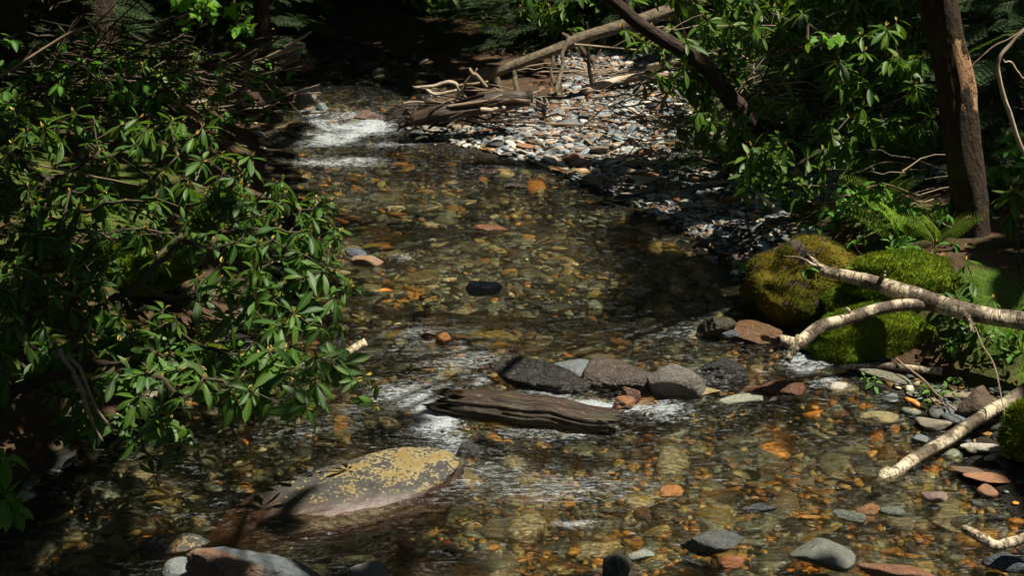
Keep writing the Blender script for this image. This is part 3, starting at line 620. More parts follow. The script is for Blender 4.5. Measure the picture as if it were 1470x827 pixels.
# lichen covered whaleback boulder
def whaleback():
    a, b = wat(345, 765), wat(640, 688); mid = (a+b)/2; L = np.linalg.norm((b-a)[:2]); ang = math.atan2(b[1]-a[1], b[0]-a[0])
    D, Fq = ICO[6]; x, y, z = D.T
    rad = 1.0/((np.abs(x)**2.6 + np.abs(y)**2.3 + np.abs(z)**2.3)**(1/2.35))
    V = D*rad[:, None]; t = (V[:, 0]+1)/2
    w = .145*(.30 + .95*np.sin(np.clip(t*1.0+.12, 0, 1)*math.pi*.62)**.9); h = .065 + .065*sstep(.0, .85, t)
    # steep near face, gently sloping far back
    P = np.stack([V[:, 0]*L*.60, V[:, 1]*w*1.35, V[:, 2]*h], -1)
    P[:, 2] += .02*np.sin(t*7)*(V[:, 2] > 0)
    P[:, 1] += .06*np.sin(t*math.pi*1.3) + .05*V[:, 2]
    P *= (1 + .20*fbm(D*1.5+4, 4, 3)[:, None] + .03*fbm(D*7, 3, 6)[:, None])
    o = add_obj('lichen_boulder', make_mesh('lichen_boulder', P, [Fq], M['lichen'], True), None, (mid[0]-.05, mid[1]+.06, -.05))
    o.rotation_euler = (0, R(-4), ang + R(3)); tag(o, 'long low boulder patched with yellow lichen above its wet brown face', 'boulder'); ROCKS.append(((mid[0], mid[1]+.1), .5))
whaleback()

# countable stones of the bar and shallows: kept as objects while their description stays unique
COLW = [('pale grey', PALE), ('slate blue', (.15, .19, .21)), ('charcoal', (.055, .06, .06)), ('tan', (.32, .26, .18)), ('rust orange', (.33, .165, .08)), ('brown', (.17, .11, .07)), ('creamy white', (.55, .52, .45)), ('olive grey', (.2, .2, .14))]
SHW = [('thin stone chip', .9, .16), ('wide stone plate', 1.3, .2), ('blunt stone block', .8, .55), ('long stone sliver', 1.7, .3)]
BARM = [('just past the long thin stick on the bar', (700, 192)), ('below the long thin stick on the bar', (820, 205)), ('beside the drifted stick pile', (735, 170)), ('at the water edge of the bar', (800, 235)),
        ('near the forked twig on the bar', (905, 250)), ('among the fallen leaves of the bar', (850, 150)), ('under the overhanging leaves of the bar', (975, 205)), ('at the shaded foot of the bar', (975, 290)),
        ('in the brightest part of the bar', (880, 190)), ('by the leaning trunk over the gravel bar', (1040, 190)), ('where the gravel bar meets the rapid', (625, 195))]
SHM = [('under water off the tip of the long birch log', (1150, 700)), ('under water below the midstream boulders', (1000, 630)), ('under water in front of the rotten log', (820, 660)), ('under water between the slate boulder and the black wedge', (700, 780)),
       ('on the damp shore under the long birch log', (1380, 690)), ('on the damp shore beyond the long birch log', (1280, 620)), ('in the riffle upstream of the midstream boulders', (800, 450)), ('in the pool below the gravel bar', (850, 340)), ('under water near the pale birch stick', (1150, 610)), ('in the shallows beside the mossy birch stick', (1300, 780))]
hm = {}
for k in range(10):
    V, Fq = rock(3, 300+k, 8, 20, .03, .0, flat=.25); hm[k] = (make_mesh('flat_stone', V, [Fq], M['stone'], False), make_mesh('river_stone', V, [Fq], M['wstone'], False))
seen = set()
def many(marks, n, spread, size, dry, name, grp):
    cnt = 0; tries = 0
    while cnt < n and tries < n*30:
        tries += 1; mk = marks[random.randrange(len(marks))]
        u, v = random.gauss(mk[1][0], spread[0]), random.gauss(mk[1][1], spread[1])
        near = min(marks, key=lambda m: ((m[1][0]-u)/spread[0])**2 + ((m[1][1]-v)/spread[1])**2)
        if near is not mk: continue
        p = gnd(u, v) if dry else wat(u, v); x, y = p[0], p[1]
        if dry and name == 'flat_stone' and (x < XR(y)+.02): continue
        if any(math.hypot(x-c[0], y-c[1]) < r*.9 + .04 for c, r in ROCKS): continue
        cw, sw = random.choice(COLW), random.choice(SHW); big = random.random() < .35
        lab = ('large ' if big else 'small ') + cw[0] + ' ' + sw[0] + ' ' + mk[0]
        if lab in seen: continue
        seen.add(lab); s = size*(1.45 if big else .9)*random.uniform(.9, 1.1)
        k = random.randrange(10); o = add_obj(name, hm[k][0 if dry else 1]); sz = s*sw[2]*.8
        o.scale = (s*sw[1], s*(.75 if sw[1] < 1.5 else .5), sz); a = random.uniform(-.7, .7)
        o.rotation_euler = (random.gauss(0, .12), random.gauss(0, .12), a); o.location = (x, y, gz(x, y) + sz*.5 + .008)
        f = random.uniform(.85, 1.15)*(.85 if dry else .8); o.color = tuple(c*f for c in cw[1]) + (1,)
        tag(o, lab, 'stone', grp); ROCKS.append(((x, y), s*.9)); cnt += 1
many(BARM, 135, (48, 20), .056, True, 'flat_stone', 'flat stones of the bar')
many(SHM[:4] + SHM[6:], 62, (85, 30), .055, False, 'river_stone', 'stones lying in the stream')
many(SHM[4:6], 26, (60, 35), .05, True, 'river_stone', 'stones on the damp shore')

# ------------------------------------------------------------------ mossy boulder and moss mounds
blade = (np.array([[-.09, 0, 0], [.09, 0, 0], [0, 1, .0]]), [np.array([[0, 1, 2]])], np.array([[.3, 0], [.7, 0], [.3, 1]]))
def fuzz(parent, V, Fq, n, ln, mat, loc, rotz=0, up=.45, keep=None, name='moss_tufts', wid=1.0):
    tri = V[Fq]; A = np.linalg.norm(np.cross(tri[:, 1]-tri[:, 0], tri[:, 2]-tri[:, 0]), axis=1); nn = norm(np.cross(tri[:, 1]-tri[:, 0], tri[:, 2]-tri[:, 0]))
    idx = rng.choice(len(Fq), n, p=A/A.sum()); a, b = rng.random(n), rng.random(n); m = a+b > 1; a[m], b[m] = 1-a[m], 1-b[m]
    t = tri[idx]; P = t[:, 0] + a[:, None]*(t[:, 1]-t[:, 0]) + b[:, None]*(t[:, 2]-t[:, 0]); N_ = nn[idx]
    k = N_[:, 2] > -.25
    if keep is not None: k &= keep(P)
    P, N_ = P[k], N_[k]; d = norm(N_ + rng.normal(0, .45, P.shape) + [0, 0, up]); s = ln*rng.uniform(.5, 1.3, len(P))
    Mx = frames(d, norm(rng.normal(size=P.shape))); Mx = Mx * np.stack([s*wid, s, s], -1)[:, None, :]
    mb = MB(); mb.inst(blade, Mx, P - N_*ln*.2); return mb.obj(name, mat, parent, False)
def mossy(name, label, cat, u, v, wpx, asp, hgt, seed, mat, fl, nf, rot=0, sink=.25, soft=6, planes=14, stonekeep=True, tilt=(0, 0), sub=5, y0=None):
    p = gnd(u, v); 
    if y0: p = np.array([*at(u, v, y0)[:2], gz(at(u, v, y0)[0], y0)])
    dist = math.sqrt(p[0]**2+p[1]**2+CAM_H**2); w = wpx*dist/FPX*.5; d = w*asp
    V, Fq = rock(sub, seed, 26, 3.6, .26, .04, (w*.9, d*.9, hgt*.55)); V = V*np.array([w*.92, d*.95, hgt*.55])/np.abs(V).max(0); V = V*(1+.22*fbm(V/np.array([w, d, hgt*.55])*1.9+seed, 3, seed)[:, None])*(1+.05*fbm(V*14, 3, seed)[:, None])
    o = add_obj(name, make_mesh(name, V, [Fq], M[mat], True, None, {'rnd': np.zeros(len(V))}), None, (p[0], p[1]+d*.7, p[2]+hgt*.62*(1-2*sink)))
    o.rotation_euler = (R(tilt[0]), R(tilt[1]), R(rot)); tag(o, label, cat)
    fuzz(o, V, Fq, nf, fl, M[mat], None, keep=(lambda P: fbm(P*8.5+2, 3, 4) < .22) if stonekeep else None); return o
mossy('mossy_boulder', 'big boulder under golden green moss with a bare stone patch on top', 'boulder', 1160, 474, 195, .8, .60, 41, 'moss_y', .022, 30000, 0, .25)
mossy('mossy_rock', 'small round rock under bright green moss in front of the big mossy boulder', 'rock', 1166, 474, 62, .8, .22, 42, 'moss_g', .016, 9000, 0, .2)
mossy('moss_mound', 'broad low mound of vivid green moss under the birch branches', 'moss mound', 1285, 526, 250, .5, .34, 43, 'moss_g', .026, 34000, 0, .3, 5, 16, False)
mossy('moss_mound', 'sunlit moss mound behind the forked birch branch by the tree foot', 'moss mound', 1330, 440, 225, .6, .30, 45, 'moss_g', .030, 24000, 0, .35, 5, 16, False)
mossy('moss_mound', 'green moss hummock at the shore end of the long birch log', 'moss mound', 1475, 668, 70, .8, .3, 46, 'moss_g', .04, 9000, 0, .2, 5, 16, False)
mossy('moss_mound', 'dim moss hummock on the bank seen through the rhododendron branches', 'moss mound', 190, 420, 190, .7, .34, 47, 'moss_g', .04, 12000, 0, .3, 5, 16, False)
mossy('moss_mound', 'small moss cushion between the two birch branches', 'moss mound', 1225, 462, 90, .8, .2, 48, 'moss_g', .022, 12000, 0, .25, 5, 16, False)

n = 60000; x = rng.uniform(-5, 5, n); y = rng.uniform(5.5, 9.6, n)
k = ((x > XR(y)+.3) & (x < XR(y)+1.0) & (y > 6.3)) | ((x < XL(y)-.3) & (x > XL(y)-1.6)); k &= n2(x, y, 2.4, 3, 88) > 0; x, y = x[k], y[k]; n = len(x)
mb = MB(); d = norm(rng.normal(0, .5, (n, 3))+[0, 0, 1]); s_ = rng.uniform(.012, .04, n)
mb.inst(blade, frames(d, norm(rng.normal(size=(n, 3))))*np.stack([s_*1.3, s_, s_], -1)[:, None, :], np.stack([x, y, hterr(x, y)-.002], -1))
tag(mb.obj('moss_carpet', M['moss_g'], None, False), 'thin carpet of green moss over the banks around the boulders', None, None, 'stuff')
# ------------------------------------------------------------------ leaf and twig shapes
def leafmesh(L=1, wd=.295, peak=.58, fold=.18, curl=.35, n=6, tip=.25, droop=1.6):
    t = np.linspace(0, 1, n+1); w = wd*.5*np.sin(np.pi*np.clip(t, 0, 1)**(math.log(.5)/math.log(peak)))**.75; w[0] = .012; w[-1] = .004
    V = []; U = []
    for i, a in enumerate(t):
        z = -curl*a**droop; yy = a*(1-.25*curl*a)
        for k in (-1, 0, 1): V.append((k*w[i], yy, z + (abs(k)*w[i]*fold*2))); U.append((.5+.5*k, a))
    F = []
    for i in range(n):
        for k in (0, 1): a = i*3+k; F.append((a, a+1, a+4, a+3))
    return np.array(V)*L, [np.array(F)], np.array(U)
LEAF = [leafmesh(fold=f, curl=c) for f, c in ((.15, .1), (.25, .25), (.1, .45), (.3, .12), (-.15, .35))]
OVAL = [leafmesh(wd=.5, peak=.42, fold=f, curl=c, n=5) for f, c in ((.15, .15), (.3, .35), (.1, .5))]
BUD = leafmesh(wd=.3, peak=.45, fold=.9, curl=0, n=3)
def tubes(segs, sides=5):
    """segs: list of (points, radii)"""
    mb = MB()
    for k, (p, r) in enumerate(segs):
        V, F, uv = tube(p, r, sides, k, 0, False); mb.add(V, F, uv)
    return mb
def grow(root, tips, rtip=.0022, sag=.1, bias=.35, stemr=.02, wob=.06):
    """branches from root that reach every tip; returns polylines with radii, and the last direction at each tip"""
    tips = np.asarray(tips); root = np.asarray(root, float); order = np.argsort(np.linalg.norm(tips-root, axis=1))
    N_ = [root + [0, 0, -.1], root]; par = [-1, 0]; pl = [0, .1]; tipn = {}; dirs = np.zeros_like(tips)
    for i in order:
        A = np.array(N_); c = np.linalg.norm(A-tips[i], axis=1) + bias*np.array(pl); c[A[:, 2] > tips[i][2]+.3] += .4
        j = int(np.argmin(c)); a = A[j]; d = tips[i]-a; L = np.linalg.norm(d); m = max(2, int(L/.10)); last = j
        off = rng.normal(0, wob, 3)*L
        for q in range(1, m+1):
            f = q/m; pt = a + d*f + off*math.sin(math.pi*f) + np.array([0, 0, -sag*L*math.sin(math.pi*f)])
            N_.append(pt); par.append(last); pl.append(pl[last]+L/m); last = len(N_)-1
        tipn[i] = last; dirs[i] = N_[last]-N_[par[last]]
    n = len(N_); w = np.zeros(n)
    for k in tipn.values(): w[k] += 1
    kids = [[] for _ in range(n)]
    for k in range(n-1, 0, -1): w[par[k]] += w[k]; kids[par[k]].append(k)
    rad = rtip*np.sqrt(np.maximum(w, 1)); rad = np.minimum(rad, stemr)
    segs = []; N_ = np.array(N_)
    for k in range(n):
        for c in kids[k]:
            if k != 0 and c == max(kids[k], key=lambda q: w[q]) : continue
            ch = [k, c]
            while kids[ch[-1]]: ch.append(max(kids[ch[-1]], key=lambda q: w[q]))
            r = rad[ch].copy(); r[0] = r[1]; segs.append((N_[ch], r))
    return segs, norm(dirs)
def whorls(mbL, mbB, tips, dirs, size, nl=(6, 10), upb=.55, droop=(.1, 1.0), bases=LEAF, bud=True):
    bs = [[] for _ in bases]; Bs = []
    for P, d, s in zip(tips, dirs, size):
        d = norm(d*.6 + np.array([0, 0, upb]) + rng.normal(0, .22, 3)); n = rng.integers(*nl); a0 = rng.uniform(0, 6.3)
        ax = norm(np.cross(d, [0.3, .2, 1])); bx = np.cross(d, ax); base_dr = rng.uniform(*droop)
        for k in range(n):
            a = a0 + 2*math.pi*k/n + rng.normal(0, .22); el = base_dr + rng.normal(0, .28)
            if rng.random() < .2: el -= .8
            r_ = ax*math.cos(a) + bx*math.sin(a); ld = norm(r_*math.cos(el) - d*math.sin(el) + np.array([0, 0, -.15]))
            bs[rng.integers(len(bases))].append((P - d*rng.uniform(0, .025) + ld*.012, ld, norm(d + np.array([0, 0, .6]) + rng.normal(0, .2, 3)), s*rng.uniform(.6, 1.15)))
        if bud:
            for k in range(3): Bs.append((P, norm(d + rng.normal(0, .18, 3)), rng.normal(0, 1, 3), s*rng.uniform(.16, .3)))
    for k, L in enumerate(bs):
        if not L: continue
        P, d, u, s = [np.array(q) for q in zip(*L)]; mbL.inst(bases[k], frames(d, u)*s[:, None, None], P)
    if Bs and mbB is not None:
        P, d, u, s = [np.array(q) for q in zip(*Bs)]; mbB.inst(BUD, frames(d, u)*s[:, None, None], P)
def inpoly(u, v, poly):
    u = np.asarray(u, float); v = np.asarray(v, float); c = np.zeros(u.shape, bool); n = len(poly)
    for i in range(n):
        x1, y1 = poly[i]; x2, y2 = poly[(i+1) % n]
        k = ((y1 > v) != (y2 > v)) & (u < (x2-x1)*(v-y1)/((y2-y1)+1e-12)+x1); c ^= k
    return c
def rhodo(name, label, root, tips, size, mat='rhodo', group=None, upb=.55, sag=.1, nl=(6, 10), cat='shrub', bases=LEAF, stemr=.016, rtip=.0024, bud=True, droop=(.1, 1.0)):
    t = thing(name, label, cat, root, group); segs, dirs = grow(root, tips, sag=sag, stemr=stemr, rtip=rtip)
    o = np.asarray(root); L, B = MB(), MB()
    whorls(L, B, tips, dirs, size, nl, upb, bases=bases, bud=bud, droop=droop)
    tubes(segs).obj('branches', M['twig'], t, True, o); L.obj('foliage', M[mat], t, True, o)
    if bud: B.obj('bud_sprays', M['bud'], t, True, o)
    return t
def tips_in(poly, n, Yf, jit, extra=None, minz=None):
    us, vs = zip(*poly); out = []; tries = 0
    while len(out) < n:
        tries += 1
        if tries > 6000: print('TIPS', n, len(out), poly[0], poly[1]); break
        u, v = random.uniform(min(us), max(us)), random.uniform(min(vs), max(vs))
        if not inpoly(np.array([u]), np.array([v]), poly)[0]: continue
        Y = Yf(u, v) + abs(random.gauss(0, jit)); p = at(u, v, Y)
        g_ = max(gz(p[0], p[1]), float(hw_y(p[1])))
        if p[2] < g_ + .08:
            if tries < n*3: continue
            p[2] = g_ + random.uniform(.08, .4)
        out.append(p)
    return np.array(out)
YL = lambda u, v: np.interp(v, [130, 250, 400, 550, 700], [8.4, 7.4, 6.4, 5.5, 5.0]) + .0005*(u-250)
# the big rhododendron thicket on the west bank: three plants
pa = [(-60, 125), (30, 130), (120, 158), (210, 165), (330, 185), (372, 215), (385, 270), (300, 330), (150, 350), (-60, 330)]
rhodo('rhododendron', 'tall rhododendron thicket above the left bank with glossy leaves up to the dead twigs', gnd(60, 470), tips_in(pa, 185, YL, .35), rng.uniform(.085, .145, 185), 'rhodo', 'rhododendrons by the stream')
pb = [(250, 280), (400, 255), (470, 268), (492, 300), (500, 350), (505, 420), (480, 470), (380, 470), (300, 430), (200, 400), (60, 420), (-60, 430), (-60, 330), (120, 340)]
rhodo('rhododendron', 'rhododendron reaching out to the tan and orange stone in midstream', gnd(150, 560), tips_in(pb, 170, YL, .35), rng.uniform(.085, .14, 170), 'rhodo', 'rhododendrons by the stream')
pc = [(-60, 430), (200, 430), (400, 470), (450, 500), (520, 520), (558, 575), (520, 600), (420, 590), (380, 560), (330, 600), (270, 620), (190, 640), (120, 600), (60, 540), (-60, 560)]
rhodo('rhododendron', 'low rhododendron hanging over the dark water upstream of the lichen boulder', onz(-40, 640, .25), tips_in(pc, 145, YL, .3), rng.uniform(.085, .14, 145), 'rhodo', 'rhododendrons by the stream', .35)
td = np.array([at(u, v, 5.15) for u, v in ((215, 655), (240, 665), (225, 690), (545, 575), (530, 590), (555, 560), (260, 630))]); 
rhodo('rhododendron_sprig', 'sprig of drooping rhododendron leaves dangling lowest over the dark water', at(200, 600, 5.3), td[[0, 1, 2, 6]], np.full(4, .12), 'rhodo', 'rhododendrons by the stream', -.3, nl=(3, 5), droop=(.4, 1.1))
# right bank rhododendrons
YR = lambda u, v: np.interp(v, [0, 150, 300], [10.2, 9.8, 9.2]) + .0006*(1100-u)
pe = [(900, -30), (1330, -30), (1340, 60), (1330, 200), (1230, 240), (1120, 215), (1060, 235), (1000, 215), (975, 200), (950, 150), (915, 110), (895, 40)]
rhodo('rhododendron', 'broad rhododendron behind the gravel bar under the leaning dark trunk', gnd(1130, 225), tips_in(pe, 230, YR, .7), rng.uniform(.12, .175, 230), 'rhodo_far', 'rhododendrons by the stream', stemr=.03)
pf = [(1040, 215), (1100, 195), (1240, 215), (1330, 170), (1345, 260), (1240, 270), (1190, 305), (1140, 300), (1075, 290), (1060, 250)]
rhodo('rhododendron', 'rhododendron drooping over the big mossy boulder from behind', gnd(1190, 262), tips_in(pf, 62, lambda u, v: 8.9, .3), rng.uniform(.11, .165, 62), 'rhodo_far', 'rhododendrons by the stream')
ph = [(1260, 20), (1330, 30), (1345, 180), (1300, 210), (1180, 210), (1180, 100)]
rhodo('rhododendron', 'yellow green rhododendron beside the peeling tree trunk', gnd(1290, 280), tips_in(ph, 42, lambda u, v: 8.7, .3), rng.uniform(.12, .17, 42), 'rhodo_far', 'rhododendrons by the stream')
pg = [(1345, 480), (1385, 480), (1420, 520), (1410, 570), (1350, 560), (1335, 520)]
rhodo('rhododendron_seedling', 'little rhododendron growing under the forked birch branch', gnd(1385, 560), tips_in(pg, 13, lambda u, v: 6.9, .15), rng.uniform(.09, .12, 13), 'rhodo', 'rhododendrons by the stream', stemr=.008)
pg = [(1415, 345), (1480, 330), (1500, 400), (1440, 430)]
rhodo('rhododendron_seedling', 'rhododendron seedling at the right foot of the peeling tree trunk', gnd(1460, 440), tips_in(pg, 9, lambda u, v: 7.6, .15), rng.uniform(.11, .15, 9), 'rhodo_far', 'rhododendrons by the stream', stemr=.008)
# leafy plant in the lower corner
pk = [(-60, 640), (15, 640), (35, 690), (30, 745), (-60, 760)]
rhodo('leafy_plant', 'bright leafy plant in the shade at the near edge of the dark water', onz(-70, 800, .1), tips_in(pk, 26, lambda u, v: 4.9, .15), rng.uniform(.08, .12, 26), 'lime', None, bases=OVAL, stemr=.008, cat='plant', bud=False, nl=(4, 7))

# fallen, leaning and standing wood -------------------------------------------------
def limb(name, label, cat, pts, rad, mat, sides=12, n=26, wob=.02, seed=1, rough=.12, group=None, parent=None, rfun=None):
    P = path(pts, n, wob, seed); r = np.interp(np.linspace(0, 1, n), np.linspace(0, 1, len(rad)), rad); o = P[0].copy() if parent is None else np.zeros(3)
    V, F, uv = tube(P, r, sides, seed, rough, True, rfun); mb = MB(); mb.add(V, F, uv); ob = mb.obj(name, M[mat], parent, True, o)
    if parent is None: tag(ob, label, cat, group)
    return ob
def fork(name, label, cat, limbs, mat, origin, group=None, flakes=0):
    """limbs: (part name, pts, radii)"""
    t = thing(name, label, cat, origin, group); o = np.asarray(origin, float)
    for k, (pn, pts, rad, sd) in enumerate(limbs):
        P = path(pts, 40, .012, sd); r = np.interp(np.linspace(0, 1, 40), np.linspace(0, 1, len(rad)), rad)
        V, F, uv = tube(P, r, 16, sd, .14, True); mb = MB(); mb.add(V-o, F, uv); ob = mb.obj(pn, M[mat], t)
        if flakes and r.mean() > .012:
            m = int(flakes*r.mean()/.035); i = rng.integers(1, 39, m); T = norm(np.gradient(P, axis=0))[i]; q = norm(np.cross(T, rng.normal(size=(m, 3))))
            B = leafmesh(wd=1.3, peak=.4, fold=0, curl=.6, n=3); s = rng.uniform(.006, .02, m)
            mb = MB(); mb.inst(B, frames(norm(np.cross(T, q)+q*.45), q)*s[:, None, None], P[i]+q*r[i][:, None]*.96-o); mb.obj('peeling_bark', M[mat], ob, False)
    return t
gp = lambda u, v, h: (lambda p: np.array([p[0], p[1], p[2]]))(gnd(u, v)) + [0, 0, h]
def W3(u, v, Y): return at(u, v, Y)
fork('birch_branch', 'thick forked birch branch with curling bark lying over the moss mounds', 'fallen branch', [
    ('main_limb', [W3(1178, 388, 7.35), W3(1250, 405, 7.2), W3(1320, 428, 7.0), W3(1400, 450, 6.85), W3(1490, 462, 6.7), W3(1600, 480, 6.5)], [.026, .040, .052, .046, .05, .055], 3),
    ('side_stub', [W3(1262, 408, 7.17), W3(1268, 398, 7.12), W3(1272, 390, 7.1)], [.014, .012, .007], 31),
    ('side_stub', [W3(1385, 446, 6.86), W3(1392, 462, 6.8), W3(1398, 476, 6.76)], [.015, .013, .008], 32),
    ('side_stub', [W3(1222, 453, 6.93), W3(1214, 441, 6.9)], [.011, .006], 33),
    ('lower_limb', [W3(1345, 437, 6.97), W3(1290, 438, 6.96), W3(1235, 450, 6.95), W3(1185, 468, 6.85), W3(1148, 490, 6.75), W3(1118, 489, 6.72)], [.032, .034, .032, .036, .026], 4),
    ('broken_stub', [W3(1148, 487, 6.74), W3(1138, 502, 6.7), W3(1131, 516, 6.66)], [.026, .023, .012], 5),
    ('splintered_tip', [W3(1192, 392, 7.33), W3(1172, 380, 7.36), W3(1158, 364, 7.4)], [.026, .016, .006], 6),
    ('bark_strip', [W3(1178, 386, 7.34), W3(1150, 372, 7.35), W3(1124, 368, 7.34)], [.008, .009, .004], 7)], 'birch', W3(1400, 450, 6.85), 'fallen birch wood', 420)
fork('birch_log', 'long pale birch log slanting from the bank into the shallows', 'fallen branch', [
    ('main_limb', [W3(1266, 690, 5.9), W3(1300, 668, 6.0), W3(1360, 632, 6.15), W3(1420, 592, 6.3), W3(1490, 548, 6.5), W3(1570, 505, 6.7)], [.030, .031, .031, .032, .036, .04], 8),
    ('cut_tip', [W3(1276, 678, 5.93), W3(1262, 694, 5.88), W3(1259, 708, 5.84)], [.029, .025, .019], 9)], 'birch', W3(1360, 632, 6.15), 'fallen birch wood', 420)
fork('birch_stick', 'pale thin birch stick lying on the stones below the moss', 'fallen branch', [
    ('main_limb', [gp(1192, 536, .03), gp(1240, 536, .04), gp(1290, 540, .05), gp(1350, 545, .05)], [.012, .018, .02, .022], 12)], 'birch', gp(1290, 540, .03), 'fallen birch wood', 120)
fork('birch_stick', 'short mossy birch stick at the near right shore', 'fallen branch', [
    ('main_limb', [W3(1384, 760, 5.06), W3(1410, 774, 5.0), W3(1440, 780, 5.0), W3(1540, 758, 5.1)], [.017, .022, .021, .024], 14)], 'birch', W3(1410, 776, 5.08), 'fallen birch wood', 160)
fork('cut_branch', 'short sunlit cut branch poking from under the rhododendron', 'fallen branch', [
    ('main_limb', [W3(525, 490, 6.75), W3(490, 510, 6.7), W3(440, 527, 6.65), W3(330, 560, 6.6)], [.022, .021, .022, .024], 15)], 'greybark' if False else 'birch', W3(490, 510, 6.7), None, 60)
# rotten log
def rotlog():
    a, b = onz(640, 575, .065), onz(880, 608, .03); P = path([a, (a+b)/2+[0, .0, .015], b], 70, .01, 4); r = np.interp(np.linspace(0, 1, 70), [0, .05, .2, .6, 1], [.045, .07, .082, .082, .072])
    def rf(rr, th, ln):
        q = np.stack([np.cos(th)[None]*2.3+0*rr, np.sin(th)[None]*2.3+0*rr, ln[:, None]*1.5+0*rr], -1); g = fbm(q*1.6, 4, 9)
        k = 1 + .16*g - .22*np.clip(fbm(q*[3, 3, .8], 3, 12)-.12, 0, 1) + .05*fbm(q*7, 2, 3)
        return rr*k*(1+.18*np.cos(th)[None])
    V, F, uv = tube(P, r, 72, 3, 0, True, rf); ax = norm(b-a); nr_ = 73*70
    th_ = np.tile(np.linspace(0, 2*math.pi, 73), 70); ri = np.repeat(np.arange(70), 73)/69.
    jag = fbm(np.stack([np.cos(th_)*3, np.sin(th_)*3, 0*th_+5], -1), 3, 7) + .35*np.sign(fbm(np.stack([np.cos(th_)*6, np.sin(th_)*6, 0*th_], -1), 2, 8))
    V[:nr_] += ax[None]*(jag*(.13*np.clip(.16-ri, 0, 1)/.16 + .07*np.clip(ri-.9, 0, 1)/.1))[:, None]
    V[nr_] += ax*.05; V[nr_+1] -= ax*.05
    mb = MB(); mb.add(V, F, uv); o = mb.obj('rotten_log', M['rotlog'], None, True, (a+b)/2); tag(o, 'dark rotten grooved log lying across the white foam in midstream', 'log')
    ROCKS.append((((a+b)/2)[:2], .4))
rotlog()
# drifted stick pile
G = 'driftwood of the stick pile'
fork('fallen_tree', 'long grey fallen trunk slanting up out of the drifted stick pile', 'fallen trunk', [
    ('main_limb', [W3(655, 128, 12.7), W3(700, 108, 12.75), W3(800, 70, 12.9), W3(830, 56, 12.95), W3(905, 33, 13.1), W3(1000, 2, 13.3), W3(1100, -30, 13.6)], [.035, .045, .05, .055, .06, .065, .07], 21),
    ('broken_limb', [W3(736, 96, 12.8), W3(738, 110, 12.75), W3(744, 136, 12.6)], [.022, .022, .018], 22),
    ('broken_limb', [W3(795, 72, 12.9), W3(794, 84, 12.85), W3(792, 100, 12.8), W3(795, 118, 12.7), W3(800, 126, 12.6)], [.02, .016, .014, .016, .012], 23),
    ('broken_limb', [W3(808, 48, 12.95), W3(816, 56, 12.9), W3(808, 76, 12.8), W3(806, 100, 12.7), W3(797, 134, 12.4)], [.014, .022, .018, .018, .02], 24)], 'greybark', W3(740, 140, 13.6))
fork('dead_sapling', 'thin dark dead sapling standing over the gravel bar', 'dead tree', [
    ('stem', [gp(853, 136, 0), W3(848, 110, 13.2), W3(845, 70, 13.2), W3(842, 30, 13.2)], [.022, .02, .016, .01], 25),
    ('broken_limb', [W3(849, 96, 13.2), W3(836, 80, 13.2), W3(824, 66, 13.2)], [.012, .012, .010], 26),
    ('broken_limb', [W3(850, 92, 13.2), W3(862, 72, 13.3), W3(868, 60, 13.3)], [.010, .008, .004], 27)], 'darkwood', gp(853, 136, 0))
pile = [('thick dark log at the bottom of the drifted stick pile', [(590, 172), (640, 160), (700, 152), (757, 148)], [.06, .075, .06, .03], 'darkwood', .10, .15),
        ('broad dark plank of wood across the drifted stick pile', [(640, 158), (690, 145), (735, 140), (765, 138)], [.05, .06, .06, .05], 'darkwood', .20, .3),
        ('dark log end pointing into the rapid from the drifted stick pile', [(572, 180), (600, 172), (650, 166)], [.03, .05, .05], 'darkwood', .10, .2),
        ('pale long stick on top of the dark logs of the stick pile', [(642, 152), (690, 145), (722, 138)], [.014, .015, .012], 'dead', .34, .35),
        ('pale curved stick along the front of the stick pile', [(612, 168), (660, 162), (700, 156), (725, 152)], [.012, .016, .016, .02], 'dead', .18, .2),
        ('short bleached stick at the front end of the stick pile', [(690, 158), (725, 155)], [.018, .016], 'deadpale', .13, .14),
        ('bleached forked stick jutting furthest over the stream from the pile', [(594, 126), (625, 124), (648, 118), (660, 128), (668, 140)], [.010, .016, .018, .016, .012], 'deadpale', .42, .38),
        ('mossy pale stick curling under the bleached forked stick', [(612, 128), (622, 134), (640, 132), (660, 128)], [.012, .016, .016, .012], 'deadpale', .3, .34),
        ('upright broken red brown stick on the stick pile', [(672, 100), (684, 110), (700, 125)], [.02, .02, .016], 'dead', .55, .4),
        ('thin stick crossing behind the brown boulder of the pile', [(632, 130), (660, 122), (700, 118)], [.012, .013, .012], 'dead', .4, .4),
        ('dark twig hanging at the tip of the stick pile', [(570, 188), (585, 176), (610, 165)], [.008, .01, .012], 'darkwood', .06, .14),
        ('thin upright stick leaning on the brown boulder of the pile', [(656, 140), (668, 118), (685, 98)], [.009, .009, .006], 'dead', .3, .62),
        ('short grey stick wedged under the brown boulder of the pile', [(700, 150), (735, 142), (762, 146)], [.014, .02, .02], 'dead', .2, .2)]
for k, (lab, pts, rad, mt, h0, h1) in enumerate(pile):
    P = []; yb_ = min(gnd(u, 181)[1] for u, _ in pts)
    for i, (u, v) in enumerate(pts):
        Y = 12.35 + .25*((k*37) % 5)/5; Y = yb_ + {'darkwood': -.25}.get(mt, -.42+(k*37 % 5)*.03); P.append(at(u, v, Y))
    limb('drift_log' if max(rad) > .04 else 'drift_stick', lab, 'driftwood', P, rad, mt, 10, 22, .012, 40+k, .2, G)
